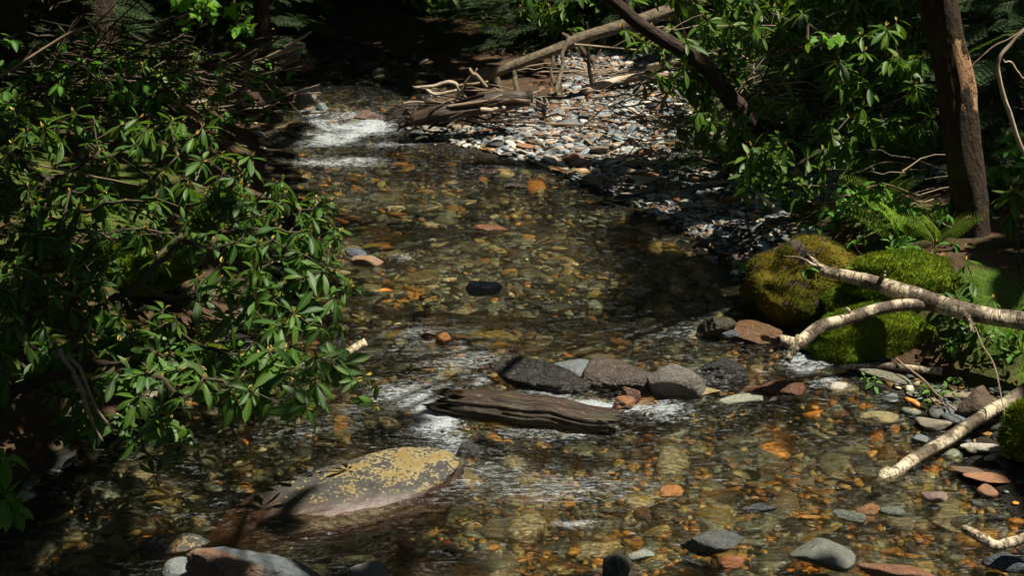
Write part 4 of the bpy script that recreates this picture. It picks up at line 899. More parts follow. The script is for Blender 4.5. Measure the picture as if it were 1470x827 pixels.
# brush of small sticks in the pile and on the west bank, too many to count
def brush(name, label, boxes, mat, parent=None):
    mb = MB()
    for (u0, v0, u1, v1, Y, n, ln, r, sl) in boxes:
        for k in range(n):
            u, v = random.uniform(u0, u1), random.uniform(v0, v1); p = at(u, v, Y + random.uniform(-.3, .5)); g = gz(p[0], p[1]); p[2] = max(p[2], g+.02)
            a = random.gauss(0, .5) + (math.pi if random.random() < .5 else 0); d = np.array([math.cos(a), math.sin(a)*.8, random.gauss(0, sl)]); L = ln*random.uniform(.4, 1.3)
            q = path([p-d*L/2, p+np.array([random.gauss(0, .05)*L for _ in range(3)]), p+d*L/2], 7, .06*L, k); V, F, uv = tube(q, np.linspace(1, .4, 7)*r*random.uniform(.6, 1.4), 5, 1, 0, False); mb.add(V, F, uv)
    o = mb.obj(name, M[mat]); tag(o, label, None, None, 'stuff'); return o
brush('brush', 'tangle of dark wet twigs caught in the drifted stick pile', [(590, 145, 750, 172, 12.4, 60, .7, .009, .12)], 'darkwood')
brush('brush', 'pale brown twigs scattered through the stick pile and over the bar', [(600, 125, 760, 160, 12.5, 26, .6, .007, .15), (780, 95, 900, 112, 14.0, 22, .8, .009, .05)], 'dead')
brush('brush', 'tangle of dead brown twigs over the far left bank', [(180, 80, 390, 170, 11.5, 36, .8, .007, .35), (-40, 90, 250, 160, 10.5, 10, 1.0, .007, .4)], 'dead')
brush('brush', 'dark twigs in the undergrowth of the far left bank', [(150, 60, 390, 175, 11.8, 80, .8, .01, .35), (-40, 20, 250, 170, 11, 60, 1.2, .009, .6)], 'twig')
brush('brush', 'dead twigs in the shade behind the right bank', [(880, 40, 1330, 230, 10.6, 130, .9, .007, .4), (1180, 230, 1420, 330, 8.6, 40, .5, .005, .2)], 'dead')
for lab, pts, rad, mt in [
    ('long thin pale stick lying across the gravel bar', [gp(672, 181, .05), gp(760, 185, .06), gp(880, 190, .06)], [.016, .014, .010], 'dead'),
    ('forked twig at the water edge of the gravel bar', [gp(868, 256, .03), gp(886, 268, .03), gp(898, 270, .03), gp(930, 272, .02)], [.006, .008, .006, .004], 'deadpale'),
    ('short pale twig standing from the forked twig', [gp(893, 268, .03), at(899, 250, gp(893, 268, 0)[1]), at(903, 238, gp(893, 268, 0)[1]+.05)], [.007, .005, .003], 'deadpale'),
    ('thin reddish twig leaning on the dark shore above the mossy boulder', [gp(1046, 360, .02), at(1035, 338, gp(1046, 360, 0)[1]+.1), at(1022, 318, gp(1046, 360, 0)[1]+.25)], [.005, .006, .004], 'deadpale'),
    ('bleached branch lying behind the gravel bar under the leaves', [gp(840, 140, .06), gp(890, 130, .1), gp(960, 124, .12)], [.05, .045, .03], 'deadpale'),
    ('crooked white dead branch slanting over the far gravel bar', [gp(930, 112, .1), at(975, 88, 13.2), at(1010, 82, 13.4), at(1040, 70, 13.6)], [.035, .03, .03, .02], 'deadpale'),
    ('pale lichened twig hanging above the shore beside the mossy boulder', [at(1048, 250, 9.2), at(1085, 275, 9.0), at(1112, 300, 8.9)], [.008, .012, .014], 'deadpale'),
    ('thin bare twig across the pale birch stick', [gp(1280, 535, .1), gp(1320, 566, .08), gp(1372, 602, .05)], [.004, .006, .004], 'dead'),
    ('thin dry stalk bending over the long birch log', [at(1400, 470, 6.6), at(1425, 520, 6.4), at(1437, 580, 6.2), at(1448, 636, 6.05)], [.003, .004, .003, .002], 'dead'),
    ('dead grass stalk lying over the sunlit moss mound', [gp(1290, 330, .1), gp(1325, 338, .12), gp(1365, 350, .1)], [.004, .005, .003], 'dead'),
    ('pale dead twig lying on the litter behind the forked birch branch', [gp(1275, 388, .06), gp(1310, 385, .08), gp(1336, 378, .06)], [.006, .007, .005], 'deadpale'),
    ('bleached stick lying in the litter of the far left bank', [at(275, 147, 11.6), at(300, 144, 11.6), at(322, 145, 11.6)], [.03, .032, .02], 'deadpale'),
    ('pale stick slanting across the dark twigs of the far left bank', [at(232, 133, 11.2), at(262, 155, 11.0), at(285, 168, 10.9)], [.012, .02, .016], 'dead'),
    ('long straight pale stick rising over the far left bank', [at(367, 96, 12.6), at(405, 70, 12.6), at(447, 45, 12.6)], [.022, .018, .010], 'dead'),
    ('orange brown broken branch pointing at the far water', [at(395, 78, 12.8), at(415, 70, 12.8), at(438, 66, 12.8)], [.018, .024, .014], 'dead'),
    ('grey fallen log across the far left bank under the maple leaves', [at(285, 84, 13.4), at(340, 80, 13.4), at(400, 78, 13.4), at(430, 80, 13.4)], [.05, .055, .05, .04], 'greybark'),
    ('tangled root mass log at the far left water edge', [gp(372, 172, .1), at(350, 120, 12.6), at(372, 95, 12.6)], [.14, .10, .07], 'darkwood'),
    ('curved brown root trailing down under the low rhododendron', [at(85, 500, 5.5), at(110, 545, 5.4), at(125, 590, 5.35), at(147, 632, 5.3)], [.012, .010, .008, .003], 'dead'),
    ('second brown root curving beside the first under the low rhododendron', [at(95, 512, 5.5), at(118, 530, 5.4), at(135, 580, 5.3), at(165, 622, 5.25)], [.010, .008, .006, .003], 'dead'),
    ('thick dead limb running under the low rhododendron', [at(-60, 585, 5.6), at(40, 552, 5.6), at(110, 533, 5.6), at(170, 520, 5.7)], [.03, .026, .018, .008], 'bark'),
    ('pale crooked twig arching over the far left thicket', [at(-20, 118, 9.0), at(30, 92, 9.0), at(100, 48, 9.0), at(140, 30, 9.0), at(180, -10, 9.0)], [.010, .011, .010, .008, .005], 'dead'),
    ('thin pale twig drooping through the left thicket', [at(0, 213, 7.6), at(70, 240, 7.4), at(130, 252, 7.3), at(200, 265, 7.2)], [.004, .006, .005, .002], 'dead'),
    ('crooked lichened dead branch standing by the right edge', [at(1478, 230, 7.6), at(1452, 170, 7.6), at(1430, 95, 7.6), at(1455, 60, 7.6), at(1480, 35, 7.6)], [.012, .013, .011, .010, .006], 'deadpale'),
    ('thin bare twig rising past the peeling tree trunk', [at(1385, 103, 7.7), at(1420, 72, 7.7), at(1475, 38, 7.7)], [.003, .005, .006], 'dead'),
    ('white twig curling beside the crooked lichened branch', [at(1440, 86, 7.55), at(1450, 88, 7.55), at(1458, 102, 7.55), at(1475, 112, 7.55)], [.003, .005, .005, .003], 'deadpale')]:
    limb('dead_branch' if max(rad) > .015 else 'twig', lab, 'branch' if max(rad) > .015 else 'twig', np.array(pts), rad, mt, 9, 26, .014, int(rad[0]*9999) % 91, .18, 'dead wood on the banks')
limb('fallen_leaf', 'x', 'x', [onz(0, 0, -3), onz(0, 0, -3)+[0, 0, .1]], [.01, .01], 'litter') if False else None
lf = leafmesh(wd=.6, peak=.45, fold=.1, curl=.1)
def one_leaf(name, label, u, v, s, col):
    p = wat(u, v); mb = MB(); mb.inst(lf, frames(np.array([[.9, .3, .02]]), np.array([[0, 0, 1.]]))*s, np.array([[0, 0, 0.]])); o = mb.obj(name, col, None, True, (0, 0, 0)); o.location = (p[0], p[1], p[2]+.012); tag(o, label, 'leaf')
one_leaf('fallen_leaf', 'bright orange fallen leaf floating below the tan and orange stone', 545, 420, .085, m_simple('orange_leaf', (.55, .20, .03), (.42, .13, .02), 20, .5, .2))
# ------------------------------------------------------------------ trees
def tree(name, label, pts, rad, mat, crown_c=None, n_cr=0, crown_r=3, limbs=3, cat='tree', sides=18, group=None, seed=1, rough=.14, trunk_extra=None, lsize=.3, rfun=None):
    pts = np.array(pts, float); base = pts[0]; t = thing(name, label, cat, base, group)
    P = path(pts, 50, .03, seed); r = np.interp(np.linspace(0, 1, 50), np.linspace(0, 1, len(rad)), rad)
    V, F, uv = tube(P, r, sides, seed, rough, True, rfun); mb = MB(); mb.add(V-base, F, uv); mb.obj('trunk', M[mat], t)
    return t, P
def trunk_rf(rr, th, ln):
    q = np.stack([np.cos(th)[None]*4+0*rr, np.sin(th)[None]*4+0*rr, ln[:, None]*4+0*rr], -1); return rr*(1+.07*fbm(q, 4, 2)+.05*fbm(q*2.5, 3, 5))
# the peeling tree
yb = 7.95
m = NT('peeling_bark'); uv = m.N('UVMap').outputs[0]; g = m.N('NewGeometry').outputs['Position']
bk = m.noise(m.map(uv, (12, 18, 1)), 1, 5, .7); c = m.mix(m.ramp(bk, [(.35, 0), (.65, 1)]), (.018, .013, .009), (.06, .04, .026))
xz = m.N('SeparateXYZ', {0: g}); zz, nn_ = xz.outputs[2], m.noise(m.map(g, (9, 9, 5)), 1, 5, .65)
zb = m.N('MapRange', {'Value': zz, 1: 1.08, 2: 1.32, 3: 0, 4: 1}).outputs[0]; zt = m.N('MapRange', {'Value': zz, 1: 1.71, 2: 1.75, 3: 1, 4: 0}).outputs[0]
vv = m.N('SeparateXYZ', {0: uv}).outputs[1]
bare = m.math('MULTIPLY', m.math('MULTIPLY', zb, zt), 1.0); nrm_ = m.N('SeparateXYZ', {0: m.N('NewGeometry').outputs['True Normal']})
ang_ = m.math('ADD', m.math('MULTIPLY', nrm_.outputs[0], .5), m.math('MULTIPLY', nrm_.outputs[1], -.5))
bare = m.math('MULTIPLY', bare, m.N('MapRange', {'Value': ang_, 1: -.05, 2: .5, 3: 0, 4: 1}).outputs[0])
bare = m.math('SUBTRACT', m.math('ADD', m.math('MULTIPLY', bare, .55), m.math('MULTIPLY', nn_, 1.3)), .98)
bare = m.ramp(bare, [(.16, 0), (.24, 1)])
grain = m.noise(m.map(uv, (3, 40, 1)), 1, 4, .6)
wood = m.mix(m.ramp(grain, [(.35, 0), (.65, 1)]), (.22, .11, .05), (.42, .26, .14)); c = m.mix(bare, c, wood)
mossz = m.ramp(m.noise(g, 5, 4), [(.5, 0), (.62, .6)]); c = m.mix(m.math('MULTIPLY', mossz, m.math('SUBTRACT', 1.0, bare)), c, (.06, .055, .012))
M['peeling'] = m.done(m.pbr(c, .8, m.bump(m.math('ADD', bk, m.math('MULTIPLY', bare, -.7)), 1, .03), .25))
t, P = tree('peeling_tree', 'leaning tree with bark peeled off to bare orange wood on its upper trunk', [gp(1400, 440, -.3) if False else at(1402, 470, yb)*[1, 1, 0]+[0, 0, gz(at(1402, 470, yb)[0], yb)-.15], at(1398, 380, yb), at(1390, 260, yb), at(1375, 130, yb), at(1352, 20, yb), at(1335, -60, yb), at(1320, -150, yb), at(1240, -900, yb), at(1190, -1700, yb)], [.18, .118, .108, .104, .108, .106, .11, .10, .06], 'peeling', seed=3, rfun=trunk_rf, sides=40)
TREES = [(t, P)]
G2 = 'dark trunks in the shade'
for nm, lab, u, Y, w, s in [('tree', 'black trunk standing highest on the far left bank behind the dead twigs', 152, 12.5, .12, 4), ('tree', 'slim black trunk right beside the black trunk of the far left bank', 178, 13.3, .08, 5),
                            ('tree', 'dark trunk in the shade at the far left end of the thicket', 20, 11.5, .12, 6), ('tree', 'black trunk in the shade just behind the peeling tree', 1418, 10.6, .17, 7), ('tree', 'thin dark trunk by the root mass at the far water edge', 380, 13.4, .07, 8)]:
    x = at(u, 100, Y)[0]; z0 = gz(x, Y)-.1; ln_ = (s % 3 - 1)*.3
    t, P = tree(nm, lab, [(x, Y, z0), (x+ln_*.1, Y, z0+1.5), (x+ln_*.4, Y, z0+5), (x+ln_, Y+.2, z0+11)], [w*1.25, w, w*.85, w*.4], 'bark', seed=s, group=G2); TREES.append((t, P))
# leaning dark trunk over the bar
t, P = tree('leaning_tree', 'dark crooked trunk leaning out over the gravel bar toward the fallen trunk', [gp(1112, 235, -.1), at(1080, 180, 10.4), at(1050, 140, 10.3), at(1010, 92, 10.2), at(930, 45, 10.1), at(880, 0, 10.0), at(780, -90, 9.8), at(700, -260, 9.5)], [.085, .075, .07, .06, .05, .045, .04, .02], 'bark', seed=9); TREES.append((t, P))
# unseen tall trees round about, carrying leaves placed to shade the stream
for k, (x, y) in enumerate([(-7, 9), (-6.2, 14.5), (-8.5, 4), (7.5, 14.6), (6.8, 9.3), (6, 17), (-2, 24), (4, 22), (-9, 19), (10, 19), (8, 0), (-8, -2), (0.6, 28), (5.5, -4), (-4.5, -7)]):
    z0 = gz(x, y)-.1
    t, P = tree('tall_tree', ['tall forest tree on the west slope', 'tall forest tree on the east slope'][x > 0] + f', unseen, leaves placed to shade the stream', [(x, y, z0), (x+.1, y+.1, z0+3), (x-.2*np.sign(x), y, z0+7), (x-.6*np.sign(x), y, z0+12)], [.26, .2, .16, .06], 'bark', seed=20+k, group='tall forest trees'); TREES.append((t, P))

# ------------------------------------------------------------------ unseen canopy: leaves left out along sun rays to chosen lit spots
def sunfoot(P):                      # where the sun ray through P meets z = 0
    P = np.atleast_2d(P); return P[:, :2] - P[:, 2:3]*TOSUN[None, :2]/TOSUN[2]
def poly_ground(pts, z=0.0): return [tuple(sunfoot(onz(u, v, z))[0]) for u, v in pts]
LITP = [poly_ground([(600, 205), (690, 172), (780, 140), (900, 135), (1010, 165), (1060, 205), (1040, 250), (960, 265), (860, 245), (740, 232)], .15),
        poly_ground([(420, 165), (470, 150), (550, 160), (600, 190), (640, 215), (900, 300), (880, 400), (1010, 470), (1100, 480), (1190, 500), (1330, 560), (1400, 640), (1330, 700), (1290, 760), (1300, 850), (560, 850), (640, 740), (560, 660), (480, 560), (470, 430), (430, 330), (400, 240)], 0)]
DARKP = [poly_ground([(900, 330), (1100, 330), (1100, 430), (990, 440), (930, 390)], 0)]
LITS = []                            # (point, radius)
def lit(u, v, Y, r): LITS.append((*sunfoot(at(u, v, Y))[0], r))
for u, v, r in [(60, 200, .3), (130, 200, .35), (230, 190, .3), (330, 230, .35), (280, 290, .3), (440, 280, .35), (480, 320, .3), (360, 380, .3), (170, 480, .2), (480, 400, .3), (450, 520, .35), (380, 530, .35), (530, 540, .3), (340, 560, .25), (210, 560, .3), (100, 300, .2), (300, 580, .2), (20, 510, .2), (390, 450, .3)]:
    lit(u, v, YL(u, v)+.2, r)
for u, v, Y, r in [(1440, 450, 6.8, .35), (1330, 430, 7, .35), (1240, 410, 7.2, .3), (1180, 470, 6.9, .3), (1300, 480, 7.2, .3), (1360, 625, 6.15, .3), (1430, 590, 6.35, .3), (1290, 680, 6, .3), (1420, 772, 5.1, .4), (1450, 730, 5.4, .3), (1380, 700, 5.7, .3), (1140, 345, 8.0, .42), (1110, 400, 7.9, .3),
                   (1300, 275, 8.6, .3), (1260, 340, 8.1, .3), (1330, 400, 7.6, .3), (1372, 70, yb-.1, .14), (1376, 130, yb-.1, .14), (1460, 370, 7.6, .2), (1440, 150, 7.6, .3), (1450, 40, 8.5, .4), (1300, 540, 6.9, .3), (1390, 520, 6.9, .2),
                   (1100, 60, 10.2, .35), (940, 90, 10.2, .4), (1010, 130, 10, .3), (1080, 200, 9.3, .3), (1150, 250, 8.9, .3), (1240, 110, 9, .35), (1260, 170, 8.8, .3), (1200, 200, 9.2, .3), (1310, 100, 8.8, .25), (880, 60, 12, .5), (820, 20, 13.5, .6),
                   (640, 125, 13.3, .35), (720, 100, 13.7, .35), (800, 80, 13.9, .4), (900, 40, 14.1, .4), (680, 140, 13.2, .4), (740, 150, 13.2, .35), (830, 105, 13.9, .5), (960, 90, 13.2, .4),
                   (270, 10, 12.2, .3), (350, 35, 12.2, .25), (300, 145, 11.6, .13), (405, 70, 12.6, .18), (440, 125, 13.6, .2), (425, 95, 15, .2), (90, 60, 9, .3), (345, 108, 12, .12), (150, 0, 12, .25), (1300, 300, 7.8, .45), (1350, 310, 7.7, .3), (1200, 470, 7.3, .35), (520, 690, 5.85, .35), (600, 665, 6, .35), (560, 680, 5.9, .3), (470, 700, 5.75, .3), (610, 660, 6, .3), (390, 715, 5.6, .15),
                   (360, 815, 5.0, .35), (250, 815, 5.1, .15), (700, 40, 16.5, .5), (760, 25, 15.4, .5), (850, 55, 15, .5), (620, 60, 17, .4), (400, 20, 14.5, .3), (180, 30, 12.5, .3), (190, 360, 7, .25), (20, 690, 4.9, .12), (500, 505, 6.7, .25), (150, 735, 5.3, .12), (120, 755, 5.3, .1)]: lit(u, v, Y, r)
# ground to be sunlit: outlines less the dark patch, plus round spots
def litmask(gx_, gy_):
    m = np.zeros(len(gx_), bool)
    for p in LITP: m |= inpoly(gx_, gy_, p)
    for p in DARKP: m &= ~inpoly(gx_, gy_, p)
    s = np.zeros(len(gx_), bool)
    for x, y, r in LITS: s |= (gx_-x)**2 + (gy_-y)**2 < (r*1.05)**2
    return m, s
ncan = 165000
cp = np.stack([rng.uniform(-15, 17, ncan), rng.uniform(-6, 38, ncan), rng.uniform(4.6, 8.5, ncan)], -1)
cp[-34000:, 0] = rng.uniform(-9, 15, 34000); cp[-34000:, 1] = rng.uniform(15, 28, 34000)  # extra leaves added to darken the far slope
side = np.clip(np.abs(cp[:, 0])-9, 0, 9); cp[:, 2] -= side*rng.uniform(0, .6, ncan)          # crowns come lower on the slopes
cp[:, 2] += np.clip(cp[:, 1]-19, 0, 20)*.25
f = sunfoot(cp); mm, ss = litmask(f[:, 0], f[:, 1])
cl = fbm(np.concatenate([cp[:, :2]*1.3, cp[:, 2:]*.5], 1), 2, 50)
cen = (XL(cp[:, 1])+XR(cp[:, 1]))/2; corr = (np.abs(cp[:, 0]-cen) < 1.5) & (cp[:, 1] > 5.5) & (cp[:, 1] < 14) & (rng.random(ncan) < .4)  # leaves thinned above the stream to let skylight reach the water
keep = ~corr & ~ss & (~mm | ((cl > .3) & (rng.random(ncan) < .05)))  # unseen leaves dropped where their shadow would cover a lit spot
cp = cp[keep]; print('canopy leaves', len(cp), 'of', ncan)
tb = np.array([P[-1] for _, P in TREES]); ow = np.argmin(np.linalg.norm(cp[:, None, :2]-tb[None, :, :2], axis=2), axis=1)
for k, (t, P) in enumerate(TREES):
    q = cp[ow == k]
    if len(q) < 40: continue
    d = norm(rng.normal(size=q.shape)*[1, 1, .35]); up = norm(rng.normal(size=q.shape)*.45+[0, 0, 1]); s = rng.uniform(.22, .42, len(q)); mb = MB()
    mb.inst(OVAL[0], frames(d, up)*(s*1.0)[:, None, None]*np.array([1.3, 1, 1]), q - P[0]); mb.obj('crown', M['canopy'], t)
    # limbs up into the leaves, skipped where they would darken lit spots
    mq, sq = litmask(*sunfoot(q).T); q = q[~(mq | sq)]
    if len(q) < 4: continue
    tp = q[rng.choice(len(q), min(14, len(q)), replace=False)]; segs = [(path([P[int(30+rng.integers(15))], (P[45]+e)/2+[0, 0, .4], e], 8)-P[0], np.linspace(.03, .008, 8)) for e in tp if not litmask(*sunfoot((P[45]+e)/2+np.array([0, 0, .4])).T)[0][0]]
    if not segs: continue
    tubes(segs).obj('limbs', M['bark'], t)
# ------------------------------------------------------------------ undergrowth: evergreens, hemlock, ferns, herbs, maple
def sprig():
    """flat evergreen spray: side twigs carrying short needles"""
    V, F, U = [], [], []
    def needle(p, d, L, w):
        n = len(V); d = np.array(d)/np.linalg.norm(d); x = np.array([-d[1], d[0], 0]); 
        for q, uv in ((p-x*w, (.2, 0)), (p+x*w, (.8, 0)), (p+d*L, (.2, 1))): V.append(q); U.append(uv)
        F.append((n, n+1, n+2))
    r_ = random.Random(3)
    for s in (-1, 0, 1):
        for b in np.linspace(.1, .9, 8) if s else [0]:
            if s: o = np.array([0, b, -.15*b*b]); d = np.array([s*.75, .65, -.1]); L = .42*(1-b*.7)
            else: o = np.zeros(3); d = np.array([0, 1, -.12]); L = 1.0
            for t in np.linspace(.05, 1, int(16*L)+4):
                p = o + d*L*t
                for q in (-1, 1):
                    nd = np.array([d[0]*.5-q*d[1], d[1]*.5+q*d[0], r_.uniform(-.15, .25)]); needle(p, nd, .055*r_.uniform(.8, 1.2), .008)
    return np.array(V), [np.array(F)], np.array(U)
SPR = sprig()
def conifer(name, label, tips, dirs, s, trunkpts, cat='sapling', group=None):
    base = np.asarray(trunkpts[0], float); t = thing(name, label, cat, base, group)
    P = path(trunkpts, 20, .02, 3); V, F, uv = tube(P, np.linspace(.035, .01, 20), 8, 1, .1); mb = MB(); mb.add(V-base, F, uv); mb.obj('trunk', M['bark'], t)
    mb = MB(); mb.inst(SPR, frames(dirs, norm(rng.normal(0, .2, dirs.shape)+[0, 0, 1]))*s[:, None, None], tips-base); mb.obj('foliage', M['hemlock'], t, False)
    segs = []
    for p, d, q in zip(tips[::2], dirs[::2], s[::2]):
        j = np.argmin(np.abs(P[:, 2]-(p[2]-.1))); segs.append((path([P[j], (P[j]+p)/2+[0, 0, .04], p, p+d*q*.9+[0, 0, -.12*q]], 8)-base, np.linspace(.009, .002, 8)))
    tubes(segs, 4).obj('branches', M['twig'], t)
def hemlock(label, u0, u1, v0, v1, Y, n, s, tu, jit=.5, flat=.3):
    u, v = rng.uniform(u0, u1, n), rng.uniform(v0, v1, n); T = np.array([at(a, b, Y+abs(rng.normal(0, jit))) for a, b in zip(u, v)])
    T[:, 2] = np.maximum(T[:, 2], hterr(T[:, 0], T[:, 1])+.1)
    x = at(tu, 100, Y+.3)[0]; z = gz(x, Y+.3); top = max(T[:, 2].max(), z+1)+.3; c = np.array([x, Y+.3, 0]); d = T-c; d[:, 2] = -.15*np.abs(rng.normal(size=n)) - .05
    d = norm(norm(d*[1, 1, 0]) + rng.normal(0, .4, (n, 3))*[1, 1, .2] + [0, -.25, -.12])
    conifer('hemlock_sapling', label, T, d, rng.uniform(.7, 1.3, n)*s, [(x, Y+.3, z-.05), (x+.05, Y+.3, (z+top)/2), (x, Y+.3, top)], group='hemlock saplings')
hemlock('hemlock sapling with flat green sprays at the upper right edge beyond the crooked branch', 1395, 1500, -30, 230, 8.7, 90, .34, 1500)
hemlock('hemlock sapling filling the shade behind the gravel bar and fallen trunk', 640, 900, -20, 100, 15.5, 150, .5, 850, .8)
hemlock('hemlock sapling in the shade behind the grey fallen log', 160, 420, -30, 70, 14.2, 130, .42, 300, .7)
hemlock('dark hemlock sapling over the far left corner', -40, 180, -30, 110, 12.4, 120, .42, 70, .6)
hemlock('hemlock sapling in the dark right of the peeling tree foot', 1425, 1500, 220, 330, 8.6, 34, .3, 1500, .3)
hemlock('small yellow green hemlock behind the fern and leafy plants', 1000, 1330, 90, 260, 10.9, 90, .4, 1230, .4)
YB = lambda u, v: 17.5
def shrub(label, poly, n, Yf, jit, size, root, mat='rhodo_far'):
    rhodo('evergreen_shrub', label, root, tips_in(poly, n, Yf, jit), rng.uniform(*size, n), mat, 'evergreen shrubs in the shade', stemr=.04)
shrub('black green shrub in deep shade above the far water', [(430, -30), (620, -30), (620, 60), (580, 95), (470, 80), (430, 40)], 120, lambda u, v: 18.5, 1.2, (.2, .3), at(520, 95, 19.5), 'rhodo')
shrub('dark shrub in deep shade behind the drifted stick pile', [(580, -30), (760, -30), (760, 100), (640, 110), (560, 100)], 130, lambda u, v: 17, 1.0, (.16, .26), gnd(680, 90))
shrub('dark shrub at the foot of the slope behind the far left trunks', [(-60, -30), (400, -30), (400, 60), (300, 120), (-60, 140)], 190, lambda u, v: 14.8, 1.0, (.13, .2), gnd(180, 90))
shrub('bright tipped shrub beyond the fallen trunk above the gravel bar', [(730, -30), (980, -30), (980, 60), (900, 110), (760, 70)], 130, lambda u, v: 15.3, .8, (.15, .22), gnd(860, 95))
shrub('dark shrub in the shade between the leaning trunk and the peeling tree', [(980, -30), (1500, -30), (1500, 200), (1300, 230), (1100, 200), (1000, 150)], 260, lambda u, v: 11.8, .7, (.13, .2), gnd(1250, 190))
shrub('dark shrub behind the peeling tree and its hemlock', [(1390, -30), (1540, -30), (1540, 300), (1400, 300)], 90, lambda u, v: 9.6, .5, (.12, .17), gnd(1480, 250))
shrub('low dim shrub between the far left twigs and the thicket', [(60, 90), (330, 60), (350, 170), (200, 190), (60, 190)], 50, lambda u, v: 10.8, .7, (.09, .13), gnd(200, 190), 'rhodo_far')

shrub('black shrub closing off the stream where it bends away in shade', [(330, -30), (480, -30), (480, 50), (440, 85), (330, 60)], 90, lambda u, v: 17.6, .8, (.18, .28), gnd(380, 80), 'rhodo')
# maple leaves
def maple():
    r, ang = [], []
    for a, rr in [(-90, .0), (-62, .42), (-40, .62), (-25, .40), (-8, .55), (12, .92), (22, .62), (40, .45), (58, .62), (70, .78), (90, 1.05)]: ang.append(a); r.append(rr)
    R_ = [(a, q) for a, q in zip(ang, r)]; R_ = R_ + [(180-a, q) for a, q in R_[-2:0:-1]]
    V = [(0, .12, .03)] + [(q*math.cos(R(a)), q*math.sin(R(a))+.12, -.22*q*q) for a, q in R_]; n = len(R_)
    F = [(0, 1+i, 1+(i+1) % n) for i in range(n)]; return np.array(V), [np.array(F)], np.array([(.3, .5)]*len(V))
MP = maple()
def maples(label, pts, Y, s, root):
    t = thing('maple_sprig', label, 'maple branch', root); o = np.array(root, float); T = np.array([at(u, v, Y + random.uniform(-.1, .1)) for u, v in pts])
    segs, dirs = grow(root, T, rtip=.003, sag=.02); tubes(segs).obj('branches', M['twig'], t, True, o); n = len(T)
    d = norm(rng.normal(0, .5, (n, 3)) + [0, -.6, -.35]); mb = MB(); mb.inst(MP, frames(d, norm(rng.normal(0, .35, (n, 3))+[0, -.2, 1]))*(s*rng.uniform(.7, 1.2, n))[:, None, None], T-o); mb.obj('leaves', M['lime'], t, False)
maples('lime green maple sprig glowing at the very top above the grey fallen log', [(random.gauss(282, 22), random.gauss(5, 9)) for _ in range(26)], 12.0, .105, at(240, -60, 12.3))
maples('single cluster of lime green maple leaves over the long straight stick', [(random.gauss(346, 9), random.gauss(37, 5)) for _ in range(9)], 12.0, .10, at(330, -50, 12.3))
maples('yellow green maple sprig under the leaves beside the peeling tree', [(random.gauss(1185, 14), random.gauss(55, 7)) for _ in range(9)], 9.3, .07, at(1170, -10, 9.6))

# ferns
def frond():
    V, F, U = [], [], []
    n = 17
    for i in range(n):
        t = (i+1)/(n+1); y = t; z = .30*t - .55*t*t; L = .34*math.sin(math.pi*min(1, t*.85+.15))**.8*(1-t*.25)
        for s in (-1, 1):
            o = np.array([0, y, z]); d = np.array([s*.95, .35, -.12]); d /= np.linalg.norm(d); x = np.array([-d[1]*s, d[0]*s, 0])
            m = max(3, int(L*24))
            for k in range(m):
                a = (k+.3)/m; p = o + d*L*a; ll = .026*(1-a*.75)+.005
                for q in (-1, 1):
                    e = (x*q + d*.5); e = e/np.linalg.norm(e); f_ = np.cross(e, [0, 0, 1]); j = len(V)
                    for pt in (p - f_*.008, p + f_*.008, p + e*ll*.7 + f_*.006, p + e*ll): V.append(pt); U.append((.2, .5))
                    F.append((j, j+1, j+2, j+3))
    return np.array(V), [np.array(F)], np.array(U)
FR = frond()
def fern(label, u, v, Y, s, n, spread=1.0, name='fern'):
    p = at(u, v, Y); p[2] = gz(p[0], p[1]); t = thing(name, label, 'fern', p, 'ferns on the banks'); a = np.linspace(-1.6, 1.6, n)*spread + rng.normal(0, .15, n) - math.pi/2*0
    for k in range(n):
        d = norm(np.array([math.sin(a[k]), -math.cos(a[k])*.5, .9])); mb = MB(); mb.inst(FR, frames(d[None], np.array([[0, -.35, 1.]]))*s*random.uniform(.8, 1.1), np.array([d*.02])); mb.obj('frond', M['fern'], t, False)
        V, F_, uv_ = tube(path([[0, 0, -.03], d*s*.5+[0, 0, .02], d*s*.9], 6), np.linspace(.004, .001, 6), 5); mb = MB(); mb.add(V, F_, uv_); mb.obj('stalk', M['greentwig'], t)
fern('bright yellow green fern arching over the leafy plants by the moss', 1285, 345, 7.95, .36, 11)
fern('smaller fern lying against the left side of the peeling tree foot', 1345, 345, 7.8, .28, 8)
fern('fern just behind the bright fern, half hidden in leafy plants', 1262, 320, 8.6, .30, 5)
fern('small fern beyond the right side of the peeling tree foot', 1440, 330, 8.4, .28, 5)
fern('dim fern growing from the far left bank among dead twigs', 232, 130, 12.2, .55, 7)
fern('faint fern in the shade under the maple leaves', 180, 100, 12.6, .5, 6)
# leafy herbs
def herb(label, u, v, Y, h, n, mat='lime', s=(.05, .09), cat='plant', sp=.16):
    p = at(u, v, Y); p[2] = gz(p[0], p[1])
    T = np.array([p + [random.gauss(0, sp), random.gauss(0, sp*.7), h*random.uniform(.35, 1.1)] for _ in range(n)])
    rhodo('leafy_plant', label, p, T, rng.uniform(*s, n), mat, 'leafy plants by the moss', cat=cat, bases=OVAL, stemr=.006, rtip=.002, bud=False, nl=(4, 7), sag=.02, droop=(-.2, .7))
M['herb'] = m_leaf('herb_leaf', (.05, .15, .02), (.09, .21, .025), (.12, .24, .05), (.10, .18, .05), .5, .3, (.16, .38, .03))
herb('fresh green leafy plant standing right behind the big mossy boulder', 1235, 370, 8.1, .34, 30, 'herb')
herb('leafy plant with broad leaves just below the bright fern', 1262, 350, 8.2, .26, 12, 'herb', (.07, .11))
herb('low leafy plant between the mossy boulder and the sunlit moss mound', 1262, 400, 7.7, .22, 20, 'herb')
herb('leafy plant between the sunlit moss mound and the tree foot', 1340, 375, 8.0, .18, 16, 'herb')
herb('small leafy plant at the shaded shore beside the mossy boulder', 1070, 372, 8.5, .10, 6, 'herb', sp=.08)
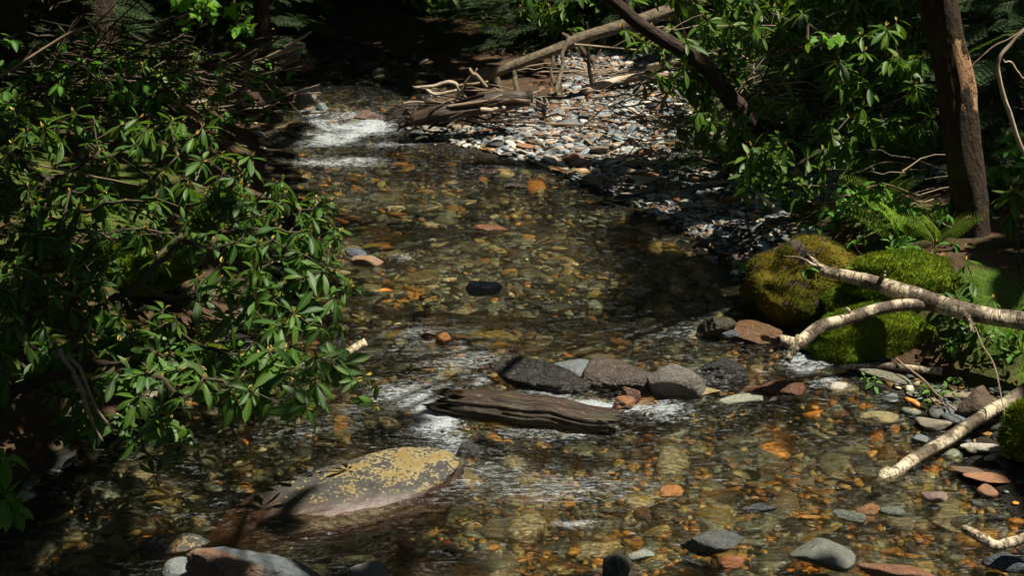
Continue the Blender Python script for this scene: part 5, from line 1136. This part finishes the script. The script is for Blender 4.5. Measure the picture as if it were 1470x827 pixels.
herb('leafy plants crowding the right foot of the peeling tree', 1455, 330, 8.3, .35, 26, 'herb', (.07, .11))
herb('small leafy plant behind the far left dead twigs', 330, 140, 11.6, .3, 20, 'herb', (.06, .1), sp=.25)
herb('leafy plant at the foot of the thin dark trunk', 385, 95, 13.2, .3, 12, 'herb', (.08, .12), sp=.15)
herb('green undergrowth plant on the bank behind the rhododendron branches', 200, 400, 6.9, .25, 26, 'herb', (.05, .09), sp=.25)
herb('leafy plant left of the dark trunks among dim twigs', 110, 110, 11.8, .35, 22, 'herb', (.07, .1), sp=.35)
herb('leafy plants below the glowing maple leaves on the far left bank', 290, 110, 12.4, .5, 34, 'herb', (.07, .11), sp=.4)
herb('dim leafy plants among the dead twigs at the far left edge', 40, 120, 11.0, .5, 34, 'herb', (.07, .11), sp=.5)
herb('leafy plant on the bank between the black trunks and the thicket', 210, 150, 10.6, .3, 26, 'herb', (.06, .10), sp=.35)
herb('low leafy plants on the litter right of the forked birch branch', 1450, 500, 6.9, .2, 26, 'herb', (.04, .07), sp=.22)
herb('small plants at the foot of the green moss mound by the pale birch stick', 1330, 540, 6.7, .10, 12, 'herb', (.03, .05), sp=.12)
fern('young fern in the litter to the right of the forked birch branch', 1465, 520, 6.9, .30, 5)
herb('bushy green undergrowth beneath the dead twigs of the far left bank', 150, 165, 10.2, .5, 40, 'herb', (.08, .12), sp=.5)
herb('green undergrowth at the very left edge above the thicket', -10, 150, 9.6, .5, 34, 'herb', (.08, .12), sp=.4)
# leaf litter
mb = MB()
n = 5200; x = rng.uniform(-7, 8, n*3); y = rng.uniform(4.5, 17, n*3); k = (x < XL(y)-.1) | ((x > XR(y)+.45) & (y < 9.5)) | (x > XR(y)+2.3); x, y = x[k][:n], y[k][:n]; n = len(x)
lb = leafmesh(wd=.5, peak=.45, fold=.35, curl=.35, n=3)
a = rng.uniform(0, 6.3, n); d = np.stack([np.cos(a), np.sin(a), rng.normal(0, .2, n)], -1); T = np.stack([x, y, hterr(x, y)+.012], -1)
mb.inst(lb, frames(d, norm(rng.normal(0, .4, (n, 3))+[0, 0, 1]))*rng.uniform(.04, .09, n)[:, None, None], T)
n = 900; q = sbar(n, lambda x, y: (x > XR(y)+.9) & (x < XR(y)+4) & (y > 10.5), 10.5, 15.5); x, y = q; a = rng.uniform(0, 6.3, n); d = np.stack([np.cos(a), np.sin(a), rng.normal(0, .2, n)], -1)
mb.inst(lb, frames(d, norm(rng.normal(0, .4, (n, 3))+[0, 0, 1]))*rng.uniform(.04, .10, n)[:, None, None], np.stack([x, y, hterr(x, y)+.035], -1))
tag(mb.obj('leaf_litter', M['litter'], None, True), 'dead brown leaves strewn over both banks and the back of the bar', None, None, 'stuff')
